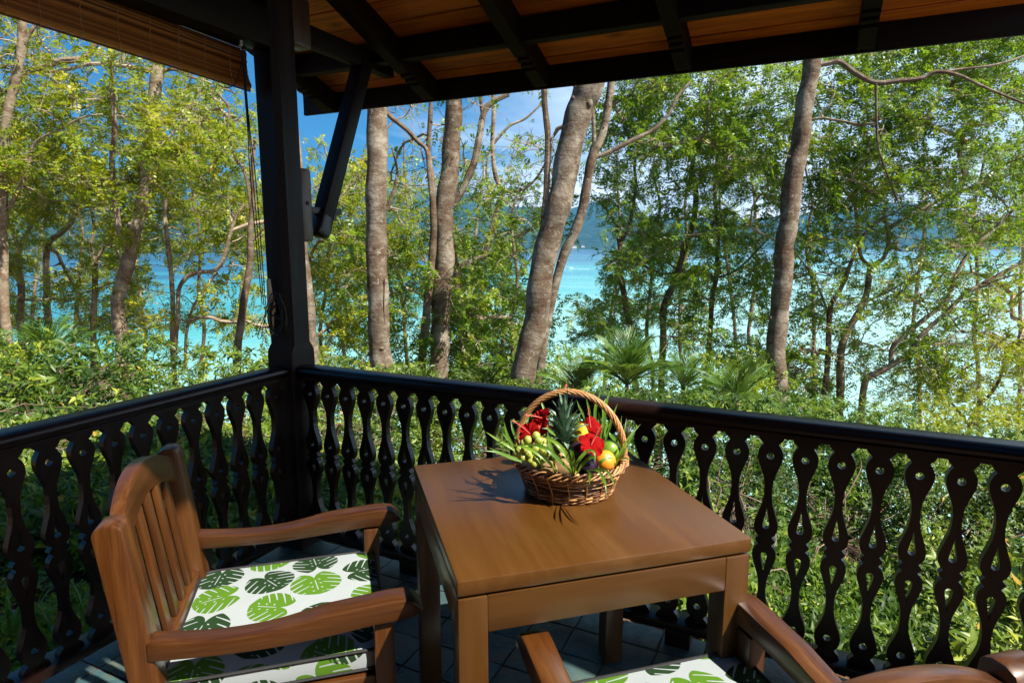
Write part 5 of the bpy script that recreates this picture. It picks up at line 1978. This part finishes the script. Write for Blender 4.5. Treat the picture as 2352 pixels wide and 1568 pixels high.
def add_tree(t, idx):
    global LEAF_TOTAL
    if not t.mains:
        return
    # the tallest main with the lowest foot gives the base
    base = min((m_[0][0] for m_ in t.mains), key=lambda q: q[2])
    B = Vector((float(base[0]), float(base[1]), float(ground_z(base[0], base[1]))))
    root = empty(t.name, loc=B)
    setp(root, t.label, 'tree', t.group)
    Ba = np.array(B)
    for mi, (C, R) in enumerate(t.mains):
        big = R.max() > 0.08
        ns = 16 if big else 8
        mb = MB()
        pts = C - Ba
        pts = pts + np.array([snoise(q, 1.3, idx) * r_ * 0.5 for q, r_ in zip(C, R)])
        mb.tube(pts, R * (1 + 0.05 * np.sin(np.arange(len(R)) * 1.3 + idx)), ns)
        link('trunk' if mi == 0 else 'limb', mb.mesh('trunk', smooth=True), t.bark, root)
    kr = random.Random(idx)
    for (C, R) in t.mains:
        if R.max() < 0.08:
            continue
        for q in range(5):
            i0 = kr.randint(3, len(C) - 3)
            a = kr.uniform(math.pi, 2 * math.pi)
            p = C[i0] - Ba + np.array([math.cos(a), math.sin(a), 0]) * R[i0] * 0.93
            kb = MB().ball(p, R[i0] * kr.uniform(0.16, 0.3), 10, 7, (1, 1, kr.uniform(0.7, 1.3)))
            if q < 2:
                kb.tube([p, p + np.array([math.cos(a), math.sin(a), 0.5]) * R[i0] * 0.35], [R[i0] * 0.14, R[i0] * 0.09], 7)
            link('knot', kb.mesh('knot', smooth=True), t.bark, root)
    tb = MB()
    for ch_ in t.chains:
        ps, rs = [], []
        for q in ch_:
            c = t.cnt.get(q, 1)
            ps.append(t.nodes[q][0] - Ba)
            rs.append(0.0072 * c ** 0.5 + 0.001)
        if t.fixed[ch_[0]] is not None:
            rs[0] = min(rs[1] * 1.3, t.fixed[ch_[0]])
        rs[-1] *= 0.6
        tb.tube(ps, rs, 5, cap=False)
    # sprays
    SPP, SPD, SPL, bare = [], [], [], []
    for (P, d, lf) in t.clumps:
        ntw = 7 if lf > 0.3 else 9
        for k in range(ntw):
            dd_ = d * 0.5 + rng.normal(0, 0.75, 3) + np.array([0, 0, 0.1])
            dd_[2] *= 0.6
            dd_ /= np.linalg.norm(dd_)
            L = rng.uniform(0.35, 0.75)
            pts = [P]
            q, dir_ = P.copy(), dd_.copy()
            for s in range(4):
                dir_ = dir_ + rng.normal(0, 0.22, 3) + np.array([0, 0, 0.02])
                dir_ /= np.linalg.norm(dir_)
                q = q + dir_ * L / 4
                pts.append(q)
            if not in_view(q[None])[0]:
                continue
            tb.tube([p - Ba for p in pts], [0.0058, 0.005, 0.0042, 0.0034, 0.0018], 4, cap=False)
            nl = rng.poisson(6.1 * lf)
            for s in range(nl):
                u = rng.uniform(0.15, 1.0) * 4
                i0 = min(3, int(u))
                p = pts[i0] + (pts[i0 + 1] - pts[i0]) * (u - i0)
                sd = (pts[i0 + 1] - pts[i0]) / (L / 4) * 0.5 + rng.normal(0, 0.7, 3)
                SPP.append(p)
                SPD.append(sd)
                SPL.append(rng.uniform(0.16, 0.27))
    if tb.v:
        link('branches', tb.mesh('branches', smooth=True), M['bark_twig'], root)['kind'] = 'stuff'
    if SPP:
        SPP, SPD, SPL = np.array(SPP), unit(np.array(SPD)), np.array(SPL)
        SPL = SPL * (1 + 0.35 * np.array([mnoise.noise(Vector((q[0] * 0.9, q[1] * 0.9, q[2] * 0.9))) for q in SPP]))
        keep = in_view(SPP)
        SPP, SPD, SPL = SPP[keep], SPD[keep], SPL[keep]
        if len(SPP) == 0:
            return
        N = unit(np.array([0.15, -0.1, 1.0]) + rng.normal(0, 0.45, SPP.shape))
        P2, D2, N2, ll, ww, own = sprays_to_leaflets(SPP, SPD, N, SPL, 0.50)
        tone = np.clip(rng.normal(0.5, 0.2, len(SPP)) + 0.6 * np.array([mnoise.noise(Vector((q[0] * 1.4, q[1] * 1.4, q[2] * 1.4))) for q in SPP]), 0.0, 0.97)
        rnd = np.clip(tone[own] + rng.normal(0, 0.08, len(own)), 0, 0.985)
        rnd[rng.random(len(rnd)) < 0.014] = 1.0
        LEAF_TOTAL += len(P2)
        link('crown', leaflets('crown', P2 - Ba, D2, N2, ll, ww, rnd, t.leaf), None, root)


for i, t in enumerate(TREES):
    add_tree(t, i)
print('trees', len(TREES), 'leaflets', LEAF_TOTAL)

for o in list(COL.objects):
    if o.get('label', '').startswith('thick mottled trunk just right of the post'):
        for pix in (((884, 640), (882, 700), (881, 756), (874, 780), (866, 806), (870, 835), (874, 858), (872, 900)), ((866, 806), (862, 815), (858, 830))):
            pts = [at_y(x + 1.5 * math.sin(y * 0.31), y, 9.3 - 0.150) - o.location for x, y in pix]
            link('bark_crack', MB().tube(catmull([tuple(q) for q in pts], 5), 0.007, 5).mesh('bark_crack', smooth=True), M['crack'], o)

# ================================================================== PALMS
def palm(px, py, Y, n_, size, label, seed, lean=(0, 0, 0)):
    r_ = random.Random(seed)
    c = at_y(px, py, Y)
    g = ground_z(c.x, c.y)
    root = empty('palm', loc=(c.x, c.y, g))
    setp(root, label, 'palm', 'young palms among the trees')
    h = c.z - g
    link('stem', MB().tube([(0, 0, -0.1), (0.02, 0, h * 0.5), (0, 0, h)], [0.05, 0.04, 0.03], 8).mesh('stem', smooth=True), M['bark_dark'], root)
    for k in range(n_):
        a = 2 * math.pi * (k * 0.381966 + r_.uniform(-0.03, 0.03))
        el_ = math.radians(r_.uniform(30, 86))
        L = size * r_.uniform(0.75, 1.1)
        hd = np.array([math.cos(a), math.sin(a), 0])
        pts = []
        for s in np.linspace(0, 1, 8):
            pts.append(np.array([0, 0, h]) + hd * L * (s * math.cos(el_) + 0.10 * s * s) + np.array([0, 0, 1]) * L * (s * math.sin(el_) - 0.42 * s * s * math.cos(el_ * 0.6)))
        C = np.array(catmull(pts, 4))
        m_ = len(C)
        P, D, N, LL_, W = [], [], [], [], []
        for i in range(3, m_ - 1):
            tt = C[i + 1] - C[i - 1]
            tt = tt / np.linalg.norm(tt)
            side = np.cross(tt, (0, 0, 1.0))
            side /= np.linalg.norm(side) + 1e-9
            u = np.cross(side, tt)
            f_ = i / m_
            for sg in (-1, 1):
                for h2 in (0,):
                    P.append(C[i] + (C[i + 1] - C[i]) * h2)
                    dd_ = side * sg * 0.75 + tt * (0.8 + 0.8 * f_) + u * 0.35 + np.array([r_.uniform(-.1, .1), r_.uniform(-.1, .1), r_.uniform(-.15, .05)])
                    D.append(dd_)
                    N.append(u + side * sg * 0.3)
                    LL_.append(size * 0.38 * math.sin(min(1, (f_ * 1.05 + 0.12)) * math.pi) ** 0.6 + 0.02)
                    W.append(size * 0.014)
        n3 = len(P)
        me = broad_leaves('leaflets', np.array(P), unit(np.array(D)), unit(np.array(N)), np.array(LL_), np.array(W), np.full(n3, r_.uniform(0.15, 0.95)), M['leaf_palm'], droop=0.35, fold=0.2)
        fr = link('frond', MB().tube([tuple(p) for p in C], list(np.linspace(0.008, 0.002, m_) * size), 5).mesh('frond', smooth=True), M['leaf_palm'], root)
        link('leaflets', me, None, fr)['kind'] = 'stuff'
    return root


palm(1440, 885, 8.6, 22, 1.05, 'largest young palm right of the leaning giant trunk, its fronds fanning above the railing', 1)
palm(1325, 915, 8.8, 12, 0.85, 'young palm close against the right side of the leaning giant trunk', 2)
palm(1690, 925, 8.6, 18, 0.9, 'young palm just left of the tall right hand trunk', 3)
palm(1570, 895, 9.4, 12, 0.8, 'small palm between the two larger ones in the middle right', 6)
palm(115, 830, 7.6, 12, 0.8, 'young palm half sunk in the bush on the left', 4)
palm(1120, 900, 9.5, 7, 0.7, 'small yellowish palm left of the leaning giant trunk', 5)


# ================================================================== BUSHES
def bush(name, label, cat, regs, leafm, size, n_, seed, stems=16, droop=0.3, aspect=0.40, group='bushes round the veranda', whorl=7):
    """regs: list of (x0, x1, ytop at x0, ytop at x1, ybottom, Y at top, Y at bottom, weight)"""
    r_ = np.random.default_rng(seed)
    w = np.array([q[7] for q in regs], float)
    w /= w.sum()
    P, D = [], []
    for (x0, x1, ya, yb, ybt, Y0, Y1, _), ww in zip(regs, w):
        k = int(n_ * ww)
        s = r_.random(k)
        x = x0 + (x1 - x0) * s
        top = ya + (yb - ya) * s + 22 * np.array([mnoise.noise(Vector((q * 0.018, seed, 0))) for q in x]) + 12 * np.array([mnoise.noise(Vector((q * 0.07, seed, 5))) for q in x])
        u = r_.random(k) ** 0.85
        y = top + (ybt - top) * u
        Yd = Y0 + (Y1 - Y0) * u ** 0.8 + r_.normal(0.1, 0.24, k) + 0.35 * np.array([mnoise.noise(Vector((a * 0.012, b * 0.02, seed + 2))) for a, b in zip(x, y)])
        for a, b, c in zip(x, y, Yd):
            P.append(at_y(a, b, c))
    P = np.array([tuple(p) for p in P])
    cpos = np.array([0, 0, HC])
    for _ in range(10):
        gz = np.array([ground_z(a, b) for a, b in P[:, :2]]) + 0.05
        bad = P[:, 2] < gz
        P[bad] = cpos + (P[bad] - cpos) * 0.93
    # stay outside the railings
    a_ = (P[:, 0] - CO.x) * DR.x + (P[:, 1] - CO.y) * DR.y
    b_ = (P[:, 0] - CO.x) * NR.x + (P[:, 1] - CO.y) * NR.y
    P = P[(b_ > 0.30) | (a_ < -0.30)]
    if len(P) == 0:
        return
    c = P.mean(0)
    g = float(ground_z(c[0], c[1]))
    root = empty(name, loc=(c[0], c[1], g))
    setp(root, label, cat, group)
    Ba = np.array([c[0], c[1], g])
    k = len(P)
    # a whorl of leaves round every twig tip
    ax = unit(np.array([0.15, -0.30, 0.90]) + r_.normal(0, 0.45, (k, 3)))
    e1 = unit(np.cross(ax, r_.normal(0, 1, (k, 3))))
    e2 = np.cross(ax, e1)
    LP, LD, LN, LLn, LW, LR = [], [], [], [], [], []
    zone = np.array([mnoise.noise(Vector((q[0] * 1.9, q[1] * 1.9, q[2] * 1.9 + seed))) for q in P])
    tone = np.clip(r_.normal(0.42, 0.17, k) + 0.65 * zone, 0, 0.96)
    zsize = 1 + 0.55 * np.array([mnoise.noise(Vector((q[0] * 1.3 + 9, q[1] * 1.3, q[2] * 1.3))) for q in P])
    for j in range(whorl):
        an = j * 2.4 + r_.uniform(-0.4, 0.4, k)
        el_ = r_.uniform(-0.2, 0.95, k)
        out_ = e1 * np.cos(an)[:, None] + e2 * np.sin(an)[:, None]
        d = unit(out_ * np.cos(el_)[:, None] + ax * np.sin(el_)[:, None])
        nn_ = unit(ax * np.cos(el_)[:, None] - out_ * np.sin(el_)[:, None] + r_.normal(0, 0.2, (k, 3)))
        LP.append(P - ax * (0.9 * size * j / whorl)[..., None] if False else P - ax * (0.9 * size * j / whorl))
        LD.append(d)
        LN.append(nn_)
        sz = size * r_.uniform(0.55, 1.3, k) * zsize
        LLn.append(sz)
        LW.append(sz * aspect * r_.uniform(0.85, 1.15, k))
        LR.append(np.clip(tone + r_.normal(0, 0.10, k), 0, 0.97))
    LR = np.concatenate(LR)
    LR[r_.random(len(LR)) < 0.006] = 1.0
    LP = np.concatenate(LP)
    me = broad_leaves('leaves', LP - Ba, np.concatenate(LD), np.concatenate(LN), np.concatenate(LLn), np.concatenate(LW), LR, leafm, droop=droop)
    link('foliage', me, None, root)
    mb = MB()
    pick = r_.choice(k, min(k, stems * 12), replace=False)
    for q in range(stems):
        tops = P[pick[q * 12:(q + 1) * 12]]
        if len(tops) == 0:
            break
        f0 = tops.mean(0)
        foot = np.array([f0[0] + r_.normal(0, 0.1), f0[1] + 0.35, ground_z(f0[0], f0[1] + 0.35) - 0.03])
        order = np.argsort(np.linalg.norm(tops - f0, axis=1))
        mid = foot + (f0 - foot) * 0.55 + r_.normal(0, 0.06, 3)
        mb.tube([tuple(p - Ba) for p in catmull([foot, (foot + mid) / 2 + r_.normal(0, 0.04, 3), mid], 4)], [0.013, 0.008][0:1] * 9, 6, cap=False)
        for o in order[:7]:
            tp = tops[o]
            if np.linalg.norm(tp - mid) > 1.3:
                continue
            m2 = (mid + tp) / 2 + r_.normal(0, 0.05, 3)
            mb.tube([tuple(p - Ba) for p in catmull([mid, m2, tp - ax[0] * 0.02], 3)], [0.006, 0.0055, 0.005, 0.0045, 0.004, 0.0035, 0.003], 4, cap=False)
    link('stems', mb.mesh('stems', smooth=True), M['bark_dark'], root)
    return root


LB, LK = M['leaf_bush'], M['leaf_dark']
bush('shrub', 'glossy yellow green bush filling the left side beyond the garden railing', 'bush', [(-160, 330, 745, 770, 1240, 7.6, 4.4, 1)], LB, 0.082, 3000, 1, 20)
bush('shrub', 'glossy green bush just left of the post, behind the garden railing', 'bush', [(300, 650, 765, 805, 1260, 8.0, 4.7, 1)], LB, 0.083, 2400, 2, 18)
bush('shrub', 'loose green bush behind the chair back at the left railing', 'bush', [(180, 700, 1020, 1050, 1285, 5.6, 4.6, 1)], LL, 0.085, 1000, 3, 14)  # lighter lime leaf colour makes up for sunlight the roof's shadow takes away
bush('shrub', 'dark broad leaved bush between the post and the cracked trunk', 'bush', [(690, 960, 805, 840, 1250, 8.4, 4.6, 1)], LB, 0.068, 2400, 4, 14)
bush('shrub', 'bright bush seen through the railing behind the table corner', 'bush', [(930, 1260, 835, 880, 1260, 8.4, 4.6, 1)], LB, 0.068, 2900, 5, 14)
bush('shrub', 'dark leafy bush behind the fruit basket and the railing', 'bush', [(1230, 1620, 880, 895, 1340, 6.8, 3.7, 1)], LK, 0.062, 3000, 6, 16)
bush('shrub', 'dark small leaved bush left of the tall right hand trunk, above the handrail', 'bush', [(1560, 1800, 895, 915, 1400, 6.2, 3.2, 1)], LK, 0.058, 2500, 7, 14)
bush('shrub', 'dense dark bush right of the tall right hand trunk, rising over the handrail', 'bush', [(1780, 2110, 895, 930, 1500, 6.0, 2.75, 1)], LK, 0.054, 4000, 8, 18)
bush('shrub', 'feathery bright bush round the feet of the palms', 'bush', [(1180, 1780, 785, 825, 940, 11.0, 8.8, 1)], M['leaf_green'], 0.06, 2300, 12, 10)
bush('fern', 'feathery light green fern low behind the right hand balusters', 'fern', [(1620, 1960, 1230, 1260, 1480, 4.6, 3.4, 1)], M['leaf_green'], 0.032, 1100, 13, 6, aspect=0.45, group='ferns behind the railing')
bush('shrub', 'mid green bush at the right edge behind the railing', 'bush', [(2080, 2480, 975, 990, 1520, 4.8, 2.3, 1)], LB, 0.052, 3600, 9, 16)
bush('shrub', 'pale yellow green bush far down the slope at the right edge', 'bush', [(1980, 2480, 900, 870, 1080, 11.5, 8.0, 1)], M['leaf_lime'], 0.06, 2000, 10, 12)

# ================================================================== FOREST FLOOR
def scatter(n_, x0, x1, y0, y1, r_):
    px = r_.uniform(x0, x1, n_)
    py = r_.uniform(y0, y1, n_)
    out = []
    for a, b in zip(px, py):
        p = at_z(a, b, -0.28)
        for _ in range(3):
            p = at_z(a, b, ground_z(p.x, p.y))
        aa, bb = ver_ab(p)
        if (bb > 0.16 or aa < -0.16) and p.y > 0:
            out.append(tuple(p))
    return np.array(out)


r_ = np.random.default_rng(21)
LT = np.concatenate([scatter(4200, -200, 700, 1180, 1600, r_), scatter(5200, 1500, 2500, 1250, 1600, r_), scatter(1500, 600, 1500, 1120, 1350, r_)])
k = len(LT)
a = r_.uniform(0, 2 * math.pi, k)
D = unit(np.stack([np.cos(a), np.sin(a), r_.normal(0, 0.25, k)], 1))
N = unit(np.array([0, 0, 1.0]) + r_.normal(0, 0.4, (k, 3)))
LT[:, 2] += r_.uniform(0.004, 0.03, k)
sz = r_.uniform(0.03, 0.085, k)
lit = link('leaf_litter', broad_leaves('leaf_litter', LT, D, N, sz, sz * 0.45, r_.random(k), M['leaf_dry'], droop=-0.2))
setp(lit, 'brown dry leaves scattered on the soil outside the railings', 'leaf litter', kind='stuff')
GC = scatter(2600, -150, 330, 1360, 1560, r_)
GC = np.concatenate([GC[[mnoise.noise(Vector((q[0] * 2.2, q[1] * 2.2, 4))) > -0.08 for q in GC]], scatter(900, 0, 700, 1230, 1330, r_)])
k = len(GC)
ax = unit(np.array([0, 0, 1.0]) + r_.normal(0, 0.3, (k, 3)))
a = r_.uniform(0, 2 * math.pi, k)
SPD = unit(np.stack([np.cos(a), np.sin(a), r_.uniform(0.1, 0.8, k)], 1))
GC[:, 2] += r_.uniform(0.0, 0.05, k)
P2, D2, N2, ll, ww, own = sprays_to_leaflets(GC, SPD, ax, r_.uniform(0.06, 0.11, k), 0.5, 6)
cov = link('ground_cover', leaflets('ground_cover', P2, D2, N2, ll, ww, np.clip(r_.normal(0.6, 0.2, len(P2)), 0, 0.95), M['leaf_lime']))
setp(cov, 'low feathery green seedlings covering the soil by the left railing', 'ground cover', kind='stuff')


def tuft(px, py, n_, L, label, seed):
    r2 = random.Random(seed)
    p = at_z(px, py, -0.28)
    p.z = ground_z(p.x, p.y)
    root = empty('grass_tuft', loc=p)
    setp(root, label, 'grass tuft', 'grass tufts outside the left railing')
    for k in range(n_):
        a = r2.uniform(0, 2 * math.pi)
        l_ = L * r2.uniform(0.6, 1.15)
        sp_ = r2.uniform(0.15, 0.75)
        h = np.array([math.cos(a), math.sin(a), 0])
        b0 = h * r2.uniform(0, 0.03)
        pts = [b0, b0 + h * l_ * 0.25 * sp_ + np.array([0, 0, l_ * 0.45]), b0 + h * l_ * 0.65 * sp_ + np.array([0, 0, l_ * (0.85 - 0.25 * sp_)]), b0 + h * l_ * 1.05 * sp_ + np.array([0, 0, l_ * (1.0 - 0.7 * sp_)])]
        co, fs = blade([tuple(q) for q in pts], [0.009, 0.013, 0.011, 0.001], 0.35, nrm=tuple(h * 0.8 + np.array([0, 0, 0.5])), n_=9)
        me = bpy.data.meshes.new('blade')
        me.from_pydata([tuple(c) for c in co], [], fs)
        at_ = me.attributes.new('rnd', 'FLOAT', 'POINT')
        at_.data.foreach_set('value', [r2.uniform(0.3, 1.0)] * len(co))
        me.materials.append(M['sprig'])
        link('blade', me, None, root)


tuft(140, 1500, 12, 0.36, 'bright strappy grass tuft between the two leftmost balusters, the clearest one', 1)
tuft(20, 1470, 14, 0.34, 'grass tuft at the left edge of the photo', 2)
tuft(60, 1440, 10, 0.28, 'small grass tuft behind the one at the left edge', 3)
tuft(215, 1480, 8, 0.34, 'grass tuft half hidden by the outer leg of the left chair', 4)


def slab(px, py, w, d, rot, label, seed):
    p = at_z(px, py, -0.26)
    p.z = ground_z(p.x, p.y) + 0.015
    r2 = random.Random(seed)
    n_ = 9
    pts = [(w / 2 * math.cos(2 * math.pi * k / n_) * r2.uniform(0.82, 1.15), d / 2 * math.sin(2 * math.pi * k / n_) * r2.uniform(0.82, 1.15)) for k in range(n_)]
    vs = [(x, y, -0.05) for x, y in pts] + [(x, y, 0.02) for x, y in pts]
    fs = [tuple(range(n_ - 1, -1, -1)), tuple(range(n_, 2 * n_))] + [(i, (i + 1) % n_, n_ + (i + 1) % n_, n_ + i) for i in range(n_)]
    o = link('stepping_stone', MB().add(vs, fs).mesh('stepping_stone', 0.008), M['stone'])
    o.location = p
    o.rotation_euler = (0, 0, rot)
    setp(o, label, 'stone', 'flat stones on the soil')


M['stone'] = plain('pale_grey_stone', (0.30, 0.28, 0.22), 0.85, scale=20, bstr=0.6, bdist=0.01)
M['pipe'] = plain('pale_pipe', (0.55, 0.52, 0.46), 0.5)
slab(200, 1440, 0.30, 0.24, 0.4, 'pale flat stepping stone by the outer leg of the left chair', 3)
slab(245, 1392, 0.34, 0.22, 0.2, 'grey flat stone behind the stepping stone, under the white pipe', 8)
pts = []
for x in (-260, -80, 90, 250, 420, 600):
    p = at_z(x, 1390 - 0.012 * x, -0.26)
    p.z = ground_z(p.x, p.y) + 0.03
    pts.append(tuple(p))
setp(link('water_pipe', MB().tube(catmull(pts, 5), 0.009, 8).mesh('water_pipe', smooth=True), M['pipe']), 'thin white pipe lying across the soil outside the left railing', 'pipe')

# ================================================================== BOAT and far houses
M['boat_white'] = plain('white_boat_paint', (0.8, 0.8, 0.8), 0.4)
M['boat_blue'] = plain('blue_canopy', (0.08, 0.22, 0.38), 0.6)
M['foam'] = plain('white_foam', (0.75, 0.8, 0.8), 0.9)
sz_ = -28.5
bp_ = at_z(1311, 618, sz_)
boat = empty('motor_boat', Matrix.Translation(bp_) @ Matrix.Rotation(math.radians(174), 4, 'Z'))
setp(boat, 'small white motor boat with a canopy crossing the turquoise lagoon', 'boat')
hull = [(-3.6, 0), (-3.5, 0.9), (2.6, 1.1), (4.6, 1.4), (3.6, 0)]
mb = MB()
vs = []
for x, y_, z_ in ((-3.6, 1.2, 0.9), (2.0, 1.2, 1.0), (4.8, 0.05, 1.4)):
    vs += [(x, -y_, z_), (x, y_, z_), (x * 0.92, y_ * 0.6, -0.3), (x * 0.92, -y_ * 0.6, -0.3)]
fs = []
for i in range(2):
    o = i * 4
    for k in range(4):
        fs.append((o + k, o + (k + 1) % 4, o + 4 + (k + 1) % 4, o + 4 + k))
fs += [(3, 2, 1, 0), (8, 9, 10, 11)]
link('hull', mb.add(vs, fs).mesh('hull', 0.05), M['boat_white'], boat)
link('cabin', MB().box((-0.2, 0, 1.6), (2.6, 1.7, 1.4)).mesh('cabin', 0.15), M['boat_white'], boat)
link('canopy', MB().box((-0.6, 0, 3.0), (4.2, 2.1, 0.16)).mesh('canopy', 0.05), M['boat_blue'], boat)
for x in (-2.5, 1.3):
    for y_ in (-0.95, 0.95):
        link('canopy_post', MB().box((x, y_, 2.1), (0.09, 0.09, 1.9)).mesh('canopy_post'), M['boat_white'], boat)
wk = []
for k in range(13):
    t = k / 12
    w = 0.5 + 1.6 * t + 0.5 * math.sin(k * 2.1)
    wk += [(3.0 - 24 * t, -w, 0.03), (3.0 - 24 * t, w, 0.03)]
wake = link('wake', MB().add(wk, [(2 * k, 2 * k + 2, 2 * k + 3, 2 * k + 1) for k in range(12)]).mesh('wake'), M['foam'])
wake.matrix_basis = Matrix.Translation(bp_) @ Matrix.Rotation(math.radians(174), 4, 'Z')
setp(wake, 'white foam trail behind the motor boat', 'wake', kind='stuff')
M['house_wall'] = plain('white_house_wall', (0.7, 0.68, 0.62), 0.8)
M['house_roof'] = plain('red_tin_roof', (0.35, 0.16, 0.10), 0.7)
lbl = ['white house on the far shore, left one of the pair above the boat', 'white house on the far shore, right one of the pair above the boat', 'white house on the far shore between the palm and the leaning brown tree', 'white house on the far shore left of the tall right hand trunk', 'white house on the far shore near the thin straight tree']
for i, (px, w) in enumerate(((1318, 22), (1338, 16), (1478, 18), (1718, 20), (1688, 14))):
    Yh = 2760 + 20 * (i % 2)
    p = at_y(px, 590, Yh)
    p.z = -24
    h = empty('house', Matrix.Translation(p))
    setp(h, lbl[i], 'house', 'houses across the bay')
    link('wall', MB().box((0, 0, 4), (w, 10, 12)).mesh('wall'), M['house_wall'], h)
    link('roof', MB().prism([(-w / 2 - 1, 10), (w / 2 + 1, 10), (0, 15)], -6, 6).mesh('roof'), M['house_roof'], h)

# ================================================================== AIR
hz = MB().box((0, 2600, 400), (9000, 5600, 866)).mesh('haze')
m, n, l, out = new_mat('pale_haze')
pv = n.new('ShaderNodeVolumePrincipled')
pv.inputs['Color'].default_value = (0.15, 0.50, 1.0, 1)
pv.inputs['Density'].default_value = 0.00015
pv.inputs['Anisotropy'].default_value = 0.1
l.new(pv.outputs[0], out.inputs['Volume'])
hzo = link('haze', hz, m)
setp(hzo, kind='stuff')
